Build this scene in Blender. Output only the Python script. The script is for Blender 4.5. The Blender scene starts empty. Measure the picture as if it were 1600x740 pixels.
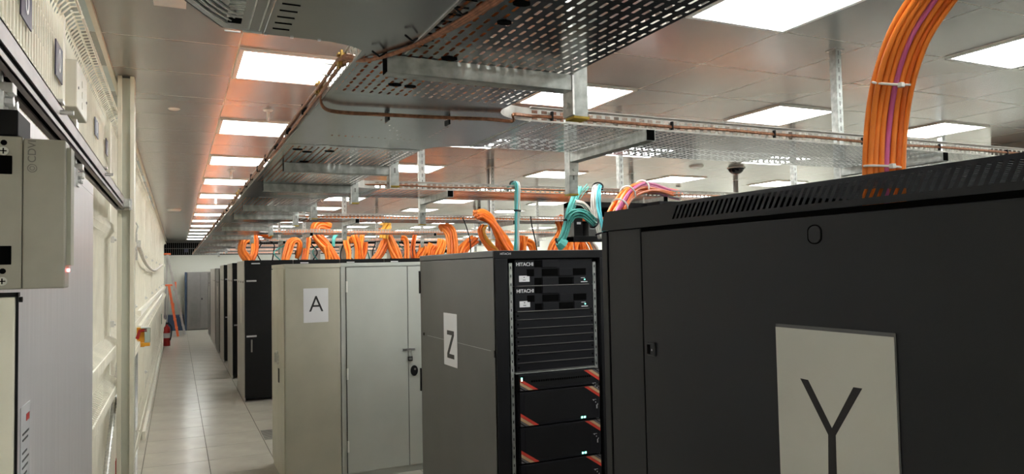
import bpy, bmesh, math, random
from mathutils import Vector, Matrix
random.seed(7)
S = bpy.context.scene
COL = S.collection
PI = math.pi
# ------------------------------------------------------------------ camera
F, YAW, PITCH, ROLL, EYE = 1123.3, 0.43663, 0.041758, -0.019479, 1.89
def basis():
    f = Vector((math.sin(YAW)*math.cos(PITCH), math.cos(YAW)*math.cos(PITCH), math.sin(PITCH)))
    r = Vector((math.cos(YAW), -math.sin(YAW), 0)); u = r.cross(f)
    r2 = r*math.cos(ROLL)+u*math.sin(ROLL); u2 = u*math.cos(ROLL)-r*math.sin(ROLL)
    return r2, u2, f
CR, CU, CF = basis()
cd = bpy.data.cameras.new('camera'); cam = bpy.data.objects.new('camera', cd); COL.objects.link(cam)
cd.sensor_fit = 'HORIZONTAL'; cd.sensor_width = 36.0; cd.lens = 36.0*F/1600; cd.clip_start = 0.02; cd.clip_end = 200
cam.matrix_world = Matrix(((CR.x, CU.x, -CF.x, 0), (CR.y, CU.y, -CF.y, 0), (CR.z, CU.z, -CF.z, EYE), (0, 0, 0, 1)))
S.camera = cam
# ------------------------------------------------------------------ world + exposure
w = bpy.data.worlds.new('world'); S.world = w; w.use_nodes = True
w.node_tree.nodes['Background'].inputs[0].default_value = (0.9, 0.93, 1, 1)
w.node_tree.nodes['Background'].inputs[1].default_value = 0.05
S.view_settings.view_transform = 'Standard'; S.view_settings.look = 'None'
S.view_settings.gamma = 1; S.view_settings.use_curve_mapping = False
S.view_settings.exposure = 1.17
LAMP = 8.0          # radiance of the ceiling light diffusers
ZC = 3.012          # ceiling
T = 0.486; ZT = EYE+T   # underside of the cable trays
# a measured pixel turned into a point on a plane of the room
def ray(px, py):
    return CR*((px-800)/F) - CU*((py-370)/F) + CF
def onx(px, py, x): d = ray(px, py); k = x/d.x; return Vector((x, d.y*k, EYE+d.z*k))
def ony(px, py, y): d = ray(px, py); k = y/d.y; return Vector((d.x*k, y, EYE+d.z*k))
def onz(px, py, z): d = ray(px, py); k = (z-EYE)/d.z; return Vector((d.x*k, d.y*k, z))

# ------------------------------------------------------------------ materials
MATS = {}
def mat(name, col, rough=.5, metal=0, var=.06, scale=8, bump=0, bscale=60, emit=None, estr=0, trans=0, stretch=None, coat=0, spec=None):
    m = bpy.data.materials.new(name); m.use_nodes = True; nt = m.node_tree; N = nt.nodes; L = nt.links
    b = N['Principled BSDF']
    b.inputs['Roughness'].default_value = rough; b.inputs['Metallic'].default_value = metal
    tc = N.new('ShaderNodeTexCoord'); mp = N.new('ShaderNodeMapping'); L.new(tc.outputs['Object'], mp.inputs[0])
    if stretch: mp.inputs['Scale'].default_value = stretch
    n = N.new('ShaderNodeTexNoise'); n.inputs['Scale'].default_value = scale; n.inputs['Detail'].default_value = 5
    L.new(mp.outputs[0], n.inputs['Vector'])
    r = N.new('ShaderNodeValToRGB'); L.new(n.outputs[0], r.inputs[0])
    lo = [max(0, c*(1-var*1.6)) for c in col[:3]]; hi = [min(1, c*(1+var*1.6)) for c in col[:3]]
    r.color_ramp.elements[0].position = .3; r.color_ramp.elements[1].position = .7
    r.color_ramp.elements[0].color = (*lo, 1); r.color_ramp.elements[1].color = (*hi, 1)
    L.new(r.outputs[0], b.inputs['Base Color'])
    if bump:
        n2 = N.new('ShaderNodeTexNoise'); n2.inputs['Scale'].default_value = bscale; L.new(mp.outputs[0], n2.inputs['Vector'])
        bp = N.new('ShaderNodeBump'); bp.inputs['Strength'].default_value = bump; bp.inputs['Distance'].default_value = .002
        L.new(n2.outputs[0], bp.inputs['Height']); L.new(bp.outputs[0], b.inputs['Normal'])
    if emit:
        b.inputs['Emission Color'].default_value = (*emit, 1); b.inputs['Emission Strength'].default_value = estr
    if trans: b.inputs['Transmission Weight'].default_value = trans
    if coat: b.inputs['Coat Weight'].default_value = coat
    if spec is not None: b.inputs['Specular IOR Level'].default_value = spec
    MATS[name] = m
    return m
M_floor = mat('floor_vinyl', (.56, .525, .45), .22, var=.05, scale=3, bump=.1, bscale=200)
M_joint = mat('joint_dark', (.05, .04, .03), .8)
M_ceil = mat('ceiling_metal', (.225, .221, .198), .24, var=.02, scale=.8, coat=.5, spec=.7)
M_ceil.node_tree.nodes['Principled BSDF'].inputs['Coat Roughness'].default_value = .22
M_grid = mat('ceiling_grid', (.74, .69, .58), .5, var=.02)
M_wall = mat('wall_paint', (.66, .625, .52), .6, var=.03, scale=2)
M_far = mat('far_wall_paint', (.72, .72, .64), .6, var=.02, scale=1)
M_cream = mat('cream_powder', (.92, .885, .77), .42, var=.04, scale=6)
M_column = mat('column_paint', (.66, .62, .50), .4, var=.03, scale=3)
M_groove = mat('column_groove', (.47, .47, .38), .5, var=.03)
M_galv = mat('galvanised_steel', (.36, .375, .39), .20, .95, var=.12, scale=22, bump=.08, bscale=30)
M_galvp = mat('galvanised_pole', (.46, .48, .46), .42, .6, var=.2, scale=30, bump=.2, bscale=50)
M_sheet = mat('galvanised_sheet', (.40, .42, .435), .22, .92, var=.07, scale=4, bump=.05)
M_wallt = mat('tray_side_steel', (.56, .54, .50), .5, .45, var=.1, scale=20)
M_zinc = mat('zinc_bolt', (.62, .62, .60), .3, .9, var=.1, scale=60)
M_brass = mat('brass_clamp', (.40, .25, .07), .4, .85, var=.25, scale=90)
M_copper = mat('copper_cable', (.34, .15, .08), .42, .6, var=.25, scale=80)
M_orange = mat('orange_jacket', (.95, .23, .025), .42, var=.10, scale=14)
M_orange2 = mat('deep_orange_jacket', (.74, .14, .012), .42, var=.10, scale=14)
M_yel = mat('amber_jacket', (.95, .45, .06), .42, var=.1, scale=14)
M_pink = mat('pink_jacket', (.62, .12, .30), .42, var=.06, scale=14)
M_aqua = mat('aqua_jacket', (.08, .40, .35), .45, var=.12, scale=14)
M_cyan = mat('cyan_jacket', (.12, .55, .62), .45, var=.12, scale=14)
M_whitec = mat('white_jacket', (.66, .62, .56), .5, var=.08, scale=14)
M_black = mat('black_steel', (.0045, .0045, .0055), .5, var=.1, scale=20, spec=.25)
M_blackp = mat('black_plastic', (.005, .005, .006), .6, var=.1, spec=.25)
M_rackY = mat('charcoal_rack_paint', (.0078, .0092, .0128), .45, var=.08, scale=5, bump=.12, bscale=900)
M_rackZ = mat('grey_rack_paint', (.105, .106, .104), .45, var=.04, scale=4, bump=.08, bscale=700)
M_frame = mat('rack_bezel', (.006, .006, .0075), .5, var=.06, spec=.3)
M_unit = mat('unit_face', (.0065, .0065, .009), .5, var=.06, spec=.25)
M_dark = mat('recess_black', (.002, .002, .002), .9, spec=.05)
M_cup = mat('cupboard_cream', (.46, .44, .355), .38, var=.05, scale=3)
M_cup2 = mat('cupboard_grey', (.45, .465, .425), .38, var=.03, scale=3)
M_paper = mat('white_paper', (.72, .72, .74), .5, var=.02, scale=3)
M_paperY = mat('ivory_paper', (.62, .62, .585), .45, var=.03, scale=4)
M_sleeve = mat('plastic_sleeve', (.12, .12, .125), .15, var=.05)
M_ink = mat('printed_ink', (.018, .016, .018), .5, var=.05)
M_white = mat('white_plastic', (.74, .73, .68), .45, var=.03)
M_boxw = mat('ivory_box', (.60, .57, .47), .45, var=.03)
M_alu = mat('brushed_aluminium', (.56, .54, .55), .36, .35, var=.09, scale=6, stretch=(6, 40, .3), bump=.1)
M_lock = mat('lock_housing', (.40, .385, .335), .45, .3, var=.04, scale=20)
M_rail = mat('rail_steel', (.30, .27, .26), .5, .5, var=.08, scale=10)
M_red = mat('red_paint', (.42, .015, .012), .3, var=.1)
M_yellow = mat('yellow_plastic', (.85, .38, .02), .4, var=.05)
M_navy = mat('navy_sign', (.028, .025, .06), .4, var=.05)
M_glass = mat('light_glass', (.55, .66, .64), .08, trans=.85, var=.02)
M_skyl = mat('pale_blue_panel', (.48, .55, .56), .3, var=.03)
M_silver = mat('silver_rack_side', (.40, .38, .36), .38, .35, var=.05, scale=3, stretch=(1, 1, .2))
M_greyrk = mat('mid_grey_rack', (.17, .165, .155), .45, var=.05)
M_crac = mat('air_unit_grey', (.19, .178, .168), .5, var=.04)
M_blue = mat('dark_blue_paint', (.025, .05, .10), .4, var=.05)
M_stripeR = mat('stripe_red', (.62, .05, .03), .45)
M_stripeB = mat('stripe_tan', (.55, .36, .2), .5)
M_stripeG = mat('stripe_grey', (.12, .11, .115), .5)
M_ledg = mat('green_led', (.1, .9, .6), .4, emit=(.25, 1, .75), estr=2)
M_ledr = mat('red_led', (1, .1, .1), .4, emit=(1, .12, .12), estr=14)
M_lamp = mat('lamp_diffuser', (.9, .9, .86), .5, emit=(.975, 1.0, .985), estr=LAMP, var=.01)
M_lador = mat('orange_fibreglass', (.80, .16, .05), .45, var=.08)
M_ladgr = mat('pale_fibreglass', (.40, .38, .36), .45, var=.08)
M_dome = mat('smoked_dome', (.004, .004, .005), .15, var=.02, spec=.3)
M_green = mat('green_label', (.05, .22, .1), .5)
M_cap = mat('yellow_end_cap', (.50, .34, .02), .5, var=.08)
M_kraft = mat('dull_silver_label', (.45, .45, .46), .5)

# ------------------------------------------------------------------ mesh helpers
class MB:
    def __init__(s): s.v = []; s.f = []; s.m = []; s.mats = []
    def mi(s, m):
        if m is None: return 0
        if m not in s.mats: s.mats.append(m)
        return s.mats.index(m)
    def box(s, x0, x1, y0, y1, z0, z1, m=None):
        if x0 > x1: x0, x1 = x1, x0
        if y0 > y1: y0, y1 = y1, y0
        if z0 > z1: z0, z1 = z1, z0
        b = len(s.v)
        s.v += [(x0, y0, z0), (x1, y0, z0), (x1, y1, z0), (x0, y1, z0), (x0, y0, z1), (x1, y0, z1), (x1, y1, z1), (x0, y1, z1)]
        for q in ((0, 3, 2, 1), (4, 5, 6, 7), (0, 1, 5, 4), (1, 2, 6, 5), (2, 3, 7, 6), (3, 0, 4, 7)):
            s.f.append(tuple(b+i for i in q)); s.m.append(s.mi(m))
        return s
    def poly(s, pts, m=None):
        b = len(s.v); s.v += [tuple(p) for p in pts]; s.f.append(tuple(range(b, b+len(pts)))); s.m.append(s.mi(m)); return s
    def prism(s, pts, d, m=None):      # polygon pts extruded by the vector d
        b = len(s.v); n = len(pts); d = Vector(d)
        s.v += [tuple(Vector(p)) for p in pts] + [tuple(Vector(p)+d) for p in pts]
        s.f.append(tuple(range(b, b+n))); s.f.append(tuple(range(b+2*n-1, b+n-1, -1)))
        for i in range(n):
            j = (i+1) % n; s.f.append((b+i, b+n+i, b+n+j, b+j))
        s.m += [s.mi(m)]*(n+2); return s
    def tube(s, pts, r, n=6, m=None, cap=True):
        pts = [Vector(p) for p in pts]; b = len(s.v); up = None
        for i, p in enumerate(pts):
            t = (pts[min(i+1, len(pts)-1)]-pts[max(i-1, 0)])
            if t.length < 1e-9: t = Vector((0, 0, 1))
            t.normalize()
            if up is None:
                up = Vector((0, 0, 1)) if abs(t.z) < .9 else Vector((1, 0, 0))
            a = t.cross(up)
            if a.length < 1e-4: a = t.cross(Vector((1, 0.3, 0)))
            a.normalize(); c = a.cross(t); up = c
            rr = r[i] if isinstance(r, (list, tuple)) else r
            for k in range(n):
                an = 2*PI*(k+.5)/n
                s.v.append(tuple(p+(a*math.cos(an)+c*math.sin(an))*rr))
        mi = s.mi(m)
        for i in range(len(pts)-1):
            for k in range(n):
                k2 = (k+1) % n
                s.f.append((b+i*n+k, b+i*n+k2, b+(i+1)*n+k2, b+(i+1)*n+k)); s.m.append(mi)
        if cap:
            s.f.append(tuple(b+k for k in range(n))[::-1]); s.f.append(tuple(b+(len(pts)-1)*n+k for k in range(n))); s.m += [mi, mi]
        return s
    def build(s, name, m=None, parent=None, loc=None, bevel=0, smooth=False):
        me = bpy.data.meshes.new(name); me.from_pydata(s.v, [], s.f)
        ml = s.mats if s.mats else [m]
        if s.mats and m is not None and None in s.mats: ml = [m if q is None else q for q in s.mats]
        for q in ml: me.materials.append(q)
        if len(ml) > 1: me.polygons.foreach_set('material_index', s.m)
        bm = bmesh.new(); bm.from_mesh(me); bmesh.ops.recalc_face_normals(bm, faces=bm.faces); bm.to_mesh(me); bm.free()
        me.update()
        o = bpy.data.objects.new(name, me); COL.objects.link(o)
        if smooth:
            for p in me.polygons: p.use_smooth = True
        if parent: o.parent = parent
        if loc: o.location = loc
        if bevel:
            md = o.modifiers.new('bevel', 'BEVEL'); md.width = bevel; md.segments = 2; md.limit_method = 'ANGLE'
        return o
def tag(o, label=None, cat=None, group=None, kind=None):
    if label: o['label'] = label
    if cat: o['category'] = cat
    if group: o['group'] = group
    if kind: o['kind'] = kind
    return o
def thing(name, label, cat, loc=(0, 0, 0), group=None):
    o = bpy.data.objects.new(name, None); COL.objects.link(o); o.empty_display_size = .05
    o.location = loc
    return tag(o, label, cat, group)
def B(name, x0, x1, y0, y1, z0, z1, m, parent=None, bevel=0):
    # parts of a thing at the origin of the room: world coordinates minus the parent's location
    l = parent.location if parent and not parent.parent else (parent.parent.location if parent else None)
    if parent is None: return MB().box(x0, x1, y0, y1, z0, z1).build(name, m, None, None, bevel)
    off = WL(parent)
    return MB().box(x0-off.x, x1-off.x, y0-off.y, y1-off.y, z0-off.z, z1-off.z).build(name, m, parent, None, bevel)
def WL(o):
    v = Vector((0, 0, 0))
    while o: v += o.location; o = o.parent
    return v
def P(mb, name, m, parent, bevel=0, smooth=False):
    """build a mesh collected in world coordinates as a part of parent"""
    off = WL(parent); mb.v = [(a-off.x, b-off.y, c-off.z) for a, b, c in mb.v]
    return mb.build(name, m, parent, None, bevel, smooth)
def catmull(pts, n=8):
    pts = [Vector(p) for p in pts]; P_ = [pts[0]*2-pts[1]]+pts+[pts[-1]*2-pts[-2]]; out = []
    for i in range(1, len(P_)-2):
        for k in range(n):
            t = k/n; a, b, c, d = P_[i-1:i+3]
            out.append(.5*((2*b)+(c-a)*t+(2*a-5*b+4*c-d)*t*t+(3*b-a-3*c+d)*t**3))
    out.append(pts[-1]); return out
def disc(c, r, axis, d, n=16, m=None, mb=None):
    mb = mb or MB(); c = Vector(c); ax = Vector(axis).normalized()
    a = ax.cross(Vector((0, 0, 1)));  a = a.normalized() if a.length > .1 else Vector((1, 0, 0)); b = ax.cross(a)
    mb.prism([c+a*r*math.cos(2*PI*k/n)+b*r*math.sin(2*PI*k/n) for k in range(n)], ax*d, m); return mb
def text(body, size, m, parent, loc, rot, name='lettering', sx=1, ext=.0004, bold=0):
    cu = bpy.data.curves.new('t', 'FONT'); cu.body = body; cu.size = size; cu.extrude = ext; cu.align_x = 'CENTER'; cu.align_y = 'CENTER'
    cu.offset = bold
    o = bpy.data.objects.new('t', cu); COL.objects.link(o)
    me = bpy.data.meshes.new_from_object(o.evaluated_get(bpy.context.evaluated_depsgraph_get()))
    bpy.data.objects.remove(o); me.materials.clear(); me.materials.append(m)
    q = bpy.data.objects.new(name, me); COL.objects.link(q); q.parent = parent
    q.location = Vector(loc)-WL(parent); q.rotation_euler = rot; q.scale = (sx, 1, 1)
    return q
FACE_Y = (PI/2, 0, 0)          # reads from -Y
FACE_X = (PI/2, 0, -PI/2)      # reads from -X
RAILX = (PI/2, 0, PI/2)        # reads from +X

# ================================================================== the setting
fl = MB().box(-1.6, 10.2, -2.2, 27.3, -.12, -.0045).build('floor', M_joint); tag(fl, kind='structure')
tm = MB().box(0, .5905, 0, .5935, -.004, 0).build('tile', M_floor, fl).data
first = [o for o in COL.objects if o.name == 'tile'][0]
n = 0
FX, FY = -.305, 7.98-.6*6
cells = []
for i in range(-1, 5):
    for j in range(-1, 42):
        x, y = FX+.597*i+.002, FY+.6*j+.002
        if y < 27.2: cells.append((i, j, x, y))
cells.sort(key=lambda c: (abs(c[0]-.6) > 1.6, c[3]))
for q, (i, j, x, y) in enumerate(cells[:240]):
    o = first if q == 0 else first.copy()
    if q: COL.objects.link(o)
    o.location = (x, y, 0)
rest = MB()
for i, j, x, y in cells[240:]: rest.box(x, x+.5905, y, y+.5935, -.004, 0)
for i in range(5, 17):
    for j in range(-1, 42):
        x, y = FX+.597*i+.002, FY+.6*j+.002
        if x < 9.7 and y < 27.2: rest.box(x, x+.5905, y, y+.5935, -.004, 0)
rest.box(-1.5, FX-.6, -2.1, 27.2, -.004, 0); rest.box(FX-.6, 9.7, -2.1, FY-.61, -.004, 0)
tag(rest.build('tile_field', M_floor, fl), kind='stuff')
vt = MB()
for k in range(12): vt.box(.90, 1.45, 8.62+.045*k, 8.64+.045*k, 0, .004)
P(vt, 'floor_grille', M_greyrk, fl)

# ceiling: 600 mm metal tiles under a pale grid; every third tile is a light
CX, CY = .28, 2.575-.6*8
grid = MB().box(-1.6, 10.2, -2.2, 27.3, ZC+.0006, ZC+.1).build('ceiling', M_grid); tag(grid, kind='structure')
tile = MB()
e = .004
tile.prism([(e, e, ZC), (.6-e, e, ZC), (.6-e, .6-e, ZC), (e, .6-e, ZC)], (0, 0, .0005))
t0 = tile.build('ceiling_tile', M_ceil, grid)
cells = []; lights = []
for i in range(-1, 16):
    for j in range(0, 49):
        x, y = CX+.6*i, CY+.6*j
        if y > 27 or x > 9.6: continue
        if i % 3 == 0 and (j-1) % 3 == 0 and True:
            lights.append((i//3, (j-1)//3, x, y)); continue
        cells.append((x, y))
for j in range(1, 34, 3): lights.append((-1, (j-1)//3, CX-1.8, CY+.6*j))  # unseen lights added to brighten the mesh tops and outer wall
def vis(c):
    d = Vector((c[0]+.3, c[1]+.3, ZC-EYE)); z = d.dot(CF)
    if z < .1: return 1e9+d.length
    px = 800+F*d.dot(CR)/z; py = 370-F*d.dot(CU)/z
    return d.length if (-60 < px < 1660 and -60 < py) else 1e6+d.length
cells.sort(key=vis)
for q, (x, y) in enumerate(cells[:280]):
    o = t0 if q == 0 else t0.copy()
    if q: COL.objects.link(o)
    o.location = (x, y, 0)
rest = MB()
for x, y in cells[280:]:
    rest.box(x+e, x+.6-e, y+e, y+.6-e, ZC, ZC+.0005)
tag(rest.build('ceiling_tile_field', M_ceil, grid), kind='stuff')
# ceiling strip beyond the partition: alternate cream and pale blue panels and a hanging trim
for k, j in enumerate(range(6, 46)):
    y = CY+.6*j
    if k > 20: break
    B('ceiling_panel', -.92, -.335, y+e, y+.6-e, ZC-.001, ZC+.0005, M_skyl if k % 2 == 1 else M_ceil, grid)
tr = B('trim_1', -.335, -.315, -2, 27.2, ZC-.02, ZC+.006, M_grid); tag(tr, kind='structure')

# lights
l0f = MB(); a, b = .028, .6-.028
for (x0, x1, y0, y1) in ((.006, a, .006, .594), (b, .594, .006, .594), (a, b, .006, a), (a, b, b, .594)): l0f.box(x0, x1, y0, y1, -.012, .01)
fm = l0f.build('frame', M_white, None); lmf = fm.data; bpy.data.objects.remove(fm)
l0d = MB().box(a, b, a, b, -.004, .004)
for k in range(18): l0d.box(a+.005+k*.030, a+.010+k*.030, a, b, -.006, -.004)
dm = l0d.build('diffuser', M_lamp, None); lmd = dm.data; bpy.data.objects.remove(dm)
ORD = ['first', 'second', 'third', 'fourth', 'fifth', 'sixth', 'seventh', 'eighth', 'ninth', 'tenth', 'eleventh', 'twelfth', 'thirteenth', 'fourteenth', 'fifteenth', 'sixteenth', 'seventeenth', 'eighteenth']
CLN = ['left of the main cable tray', 'just right of the main cable tray', 'second line right of the main tray', 'third line right of the main tray', 'fourth line right of the main tray', 'line by the far right wall']
for i, j, x, y in lights:
    r = thing('ceiling_light', 'square recessed ceiling light, %s row ahead, %s' % (ORD[j], CLN[i] if i >= 0 else 'added out of view beyond the mesh partition'), 'ceiling light', (x, y, ZC), 'recessed square ceiling lights')
    for nm, me in (('frame', lmf), ('diffuser', lmd)):
        o = bpy.data.objects.new(nm, me); COL.objects.link(o); o.parent = r

# walls
def wall(name, *a, m=M_wall): o = B(name, *a, m); tag(o, kind='structure'); return o
wall('wall_left', -.60, -.46, -2.2, 27.3, 0, 2.76)
wall('wall_outer', -1.7, -1.6, -2.2, 27.3, 0, ZC+.1)
wall('wall_right', 10.2, 10.3, -2.2, 27.3, 0, ZC+.1, m=M_far)
wall('wall_back', -1.7, 10.3, -2.3, -2.2, 0, ZC+.1, m=M_far)
wf = wall('wall_far', -1.7, 10.3, 27.3, 27.4, 0, 2.52, m=M_far)
B('dark_void', -1.7, 10.3, 27.9, 28, 2.4, ZC+.1, M_dark, wf)
bar = MB(); 
for k in range(70): bar.box(-.45+.062*k, -.44+.062*k, 27.31, 27.325, 2.52, 2.98)
bar.box(-.5, 4, 27.3, 27.33, 2.95, 3.0); bar.box(-.5, 4, 27.3, 27.33, 2.74, 2.755)
g = P(bar, 'window_grille', M_greyrk, wf); tag(g, kind='stuff')
B('bar_sign', .22, .35, 27.28, 27.3, 2.62, 2.74, M_navy, wf)
# skirting on the partition side
sk = B('baseboard_left', -.36, -.325, 9.3, 27.2, 0, .10, M_cream); tag(sk, kind='structure')

# ================================================================== mesh partition on the left
XM = -.37
def fence(name, y0, y1, prof, hz, label, hook=False, step=.05, label_low=None):
    r = thing(name, label, 'mesh fence', (XM, y0, prof[0][1]), 'cream wire mesh fence panels')
    w_ = MB(); nst = int((y1-y0)/step)
    for k in range(nst+1):
        y = y0+(y1-y0)*k/nst
        w_.tube([(XM+dx, y, z) for dx, z in prof], .0034, 4, cap=False)
    o = P(w_, 'upright_wires', M_cream, r); tag(o, kind='stuff')
    for dx, z in hz:
        h = MB().tube([(XM+dx-.005, y0, z), (XM+dx-.005, y1, z)], .0045, 5); P(h, 'cross_wire', M_cream, r)
    return r
fold = lambda z: [(0, z-.065), (.065, z-.02), (.065, z+.02), (0, z+.065)]
low = [(0, .06), (0, .4)]+fold(.45)[0:]+fold(1.25)+fold(1.475)+[(0, 2.09), (.02, 2.12), (.035, 2.15), (.03, 2.185), (.008, 2.19)]
lowh = [(0, .08), (0, .25), (0, .39), (.065, .43), (.065, .47), (0, .51), (0, .75), (0, .98), (0, 1.19), (.065, 1.23), (.065, 1.27), (0, 1.31), (0, 1.415), (.065, 1.455), (.065, 1.495), (0, 1.535), (0, 1.785), (0, 1.985), (.02, 2.12), (.035, 2.15), (.008, 2.19)]
up = [(0, 2.20), (0, 2.77), (.012, 2.80), (.035, 2.825), (.06, 2.83), (.068, 2.81)]
uph = [(0, 2.22), (0, 2.50), (0, 2.69), (.01, 2.795), (.035, 2.83), (.06, 2.835), (.068, 2.81)]
bays = [(.35, 2.88), (2.94, 4.84), (4.90, 7.36), (7.44, 9.88), (9.94, 12.38), (12.44, 14.88), (14.94, 17.4), (17.46, 19.9), (19.96, 22.4), (22.46, 24.9)]
BN = ['behind the grey sliding gate', 'just before the square column', 'just past the square column', 'past the clasp post', 'fifth bay along the aisle', 'sixth bay along the aisle', 'seventh bay along the aisle', 'eighth bay along the aisle', 'ninth bay along the aisle', 'farthest bay near the ladders']
for k, (y0, y1) in enumerate(bays):
    st = .042 if k < 3 else .06
    fence('mesh_fence_panel', y0, y1, low, lowh, 'lower cream wire mesh panel with folded ribs, %s' % BN[k], step=st)
    fence('mesh_fence_panel', y0, y1, up, uph, 'upper cream wire mesh panel with curled top, %s' % BN[k], step=st)
for k, (a_, b_) in enumerate(zip(bays[:-1], bays[1:])):
    y = (a_[1]+b_[0])/2
    r = thing('fence_post', 'slim cream fence post %s' % ('beside the ivory junction box' if k == 0 else 'at the seam before the column' if k == 1 else 'with grey clasps right of the column' if k == 2 else 'at the %s mesh seam of the aisle' % ORD[k]), 'fence post', (XM, y, 0), 'mesh fence posts')
    P(MB().box(XM-.02, XM+.014, y-.022, y+.022, 0, 2.8), 'post', M_cream, r, .003)
    for z in ((1.15, 1.6, 2.10, .7) if k < 4 else (1.6, 2.1)):
        c = MB().box(XM+.014, XM+.034, y-.016, y+.016, z-.018, z+.018)
        disc((XM+.034, y, z), .009, (1, 0, 0), .010, 8, mb=c)
        P(c, 'wire_clamp', M_white, r)
# big square column
c = thing('steel_column', 'square cream painted column rising to the ceiling by the fence', 'column', (-.26, 4.6, 0))
mb = MB().box(-.302, -.280, 4.56, 4.70, 0, ZC).box(-.240, -.218, 4.56, 4.70, 0, ZC).box(-.302, -.218, 4.64, 4.66, 0, ZC)
P(mb, 'flange', M_column, c, .002)
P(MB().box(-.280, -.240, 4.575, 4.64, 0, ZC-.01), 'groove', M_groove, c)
# clasp post hardware beyond the column and the white cable
hw = thing('clasp_bracket', 'small grey clasp bracket on the post right of the column', 'bracket', (-.34, 7.4, 2.15))
P(MB().box(-.35, -.325, 7.37, 7.43, 2.02, 2.26).tube([(-.335, 7.36, 2.26), (-.32, 7.36, 2.33), (-.34, 7.4, 2.36)], .008, 6).box(-.33, -.30, 7.38, 7.42, 2.14, 2.2), 'plate', M_zinc, hw)
wc = [(-.33, 7.45, 2.18), (-.32, 9, 2.02), (-.32, 11.5, 1.95), (-.32, 14, 1.97), (-.33, 20, 2.12)]
o = MB().tube(catmull(wc), .018, 8).build('white_cable', M_whitec, smooth=True); tag(o, 'thick white cable sagging along the mesh fence beyond the column', 'cable')
# white cable duct pair running along the fence beyond the column
for z0, z1, nm in ((1.50, 1.72, 'upper'), (1.36, 1.56, 'lower')):
    o = MB().prism([(-.335, 7.6, z0), (-.305, 7.6, z0), (-.305, 7.6, z0+.05), (-.335, 7.6, z0+.05)], (0, 13, 0)).build('cable_duct', M_cream)
    tag(o, '%s cream cable duct running along the mesh beyond the column' % nm, 'cable duct', 'cable ducts along the fence')
# ivory junction box on the mesh
jt = onx(104, 98, XM+.02)
jb = thing('junction_box', 'ivory plastic junction box fixed high on the mesh fence', 'junction box', (XM+.02, 3.05, 2.60))
y0 = 2.98; y1 = 3.36; zt, zb = 2.735, 2.60
zt = onx(107, 100, -.335).z; 
P(MB().box(XM+.004, XM+.050, 2.93, 3.24, 2.485, 2.655), 'housing', M_boxw, jb, .004)
for z in (2.52, 2.56, 2.60):
    P(disc((XM+.050, 3.08, z), .013, (1, 0, 0), .002, 14), 'knockout', M_boxw, jb)
for y in (2.96, 3.21): P(disc((XM+.050, y, 2.56), .005, (1, 0, 0), .003, 8), 'screw', M_greyrk, jb)
P(MB().box(XM+.01, XM+.03, 3.1, 3.13, 2.40, 2.475).box(XM+.01, XM+.028, 3.16, 3.18, 2.41, 2.475), 'hanger', M_zinc, jb)
# navy signs
def navy(px0, py0, px1, py1, name, lab, t='0'):
    a = onx(px0, py0, XM+.012); b = onx(px1, py1, XM+.012)
    y0, y1 = a.y, b.y; z0, z1 = min(a.z, b.z), max(a.z, b.z)
    r = thing('sign_plate', lab, 'sign', (XM+.012, y0, z0), 'navy sign plates on the mesh')
    P(MB().box(XM+.008, XM+.012, y0, y1, z0, z1), 'plate', M_navy, r, .001)
    text(t, (z1-z0)*.95, M_paper, r, (XM+.013, (y0+y1)/2, (z0+z1)/2), RAILX, sx=.55 if (y1-y0) < (z1-z0) else 1)
navy(34, -48, 50, 50, 's', 'navy sign plate nearest the camera, at the top left corner')
navy(88, 60, 98, 133, 's', 'navy sign plate just left of the ivory junction box')
navy(149, 182, 154, 218, 's', 'small navy sign plate right of the junction box')
navy(166, 215, 169, 245, 's', 'farthest small navy sign plate before the column')

# ================================================================== sliding gate
XG = -.288
rl = thing('gate_rail', 'grey steel sliding gate track along the mesh fence', 'gate track', (XG, 1.0, 2.28))
mb = MB().box(XG-.022, XG-.018, .6, 4.53, 2.262, 2.322).box(XG-.022, XG+.022, .6, 4.53, 2.318, 2.322).box(XG+.018, XG+.022, .6, 4.53, 2.285, 2.322)
P(mb, 'channel', M_rail, rl)
P(MB().box(XG-.017, XG+.017, .6, 4.53, 2.268, 2.284), 'slot', M_dark, rl)
P(MB().box(XG+.006, XG+.024, .6, 4.53, 2.256, 2.262).box(XG-.022, XG-.008, .6, 4.53, 2.256, 2.262).box(XG+.018, XG+.022, .6, 4.53, 2.256, 2.270), 'lip', M_rail, rl)
P(MB().box(XG+.01, XG+.052, 4.47, 4.56, 2.262, 2.30).box(XG-.02, XG+.06, 4.545, 4.556, 2.25, 2.315), 'end_bracket', M_zinc, rl, .002)
for y in (3.35, 2.1):
    P(MB().box(XG-.03, XG-.022, y-.02, y+.02, 2.30, 2.37).box(XG-.03, XG+.03, y-.02, y+.02, 2.322, 2.330).tube([(XG+.02, y, 2.30), (XG+.052, y, 2.30)], .006, 8), 'wall_bracket', M_zinc, rl)
gt = thing('sliding_gate', 'grey brushed metal sliding gate leaf at the left edge', 'gate', (XG, 2.2, 0))
P(MB().box(XG-.012, XG+.002, 1.3, 3.12, .02, 2.19), 'leaf', M_alu, gt, .002)
P(MB().prism([(XG-.012, 1.3, 2.19), (XG+.002, 1.3, 2.19), (XG+.002, 1.3, 2.225), (XG-.012, 1.3, 2.225)], (0, 1.82, 0)), 'top_edge', M_alu, gt)
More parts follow.
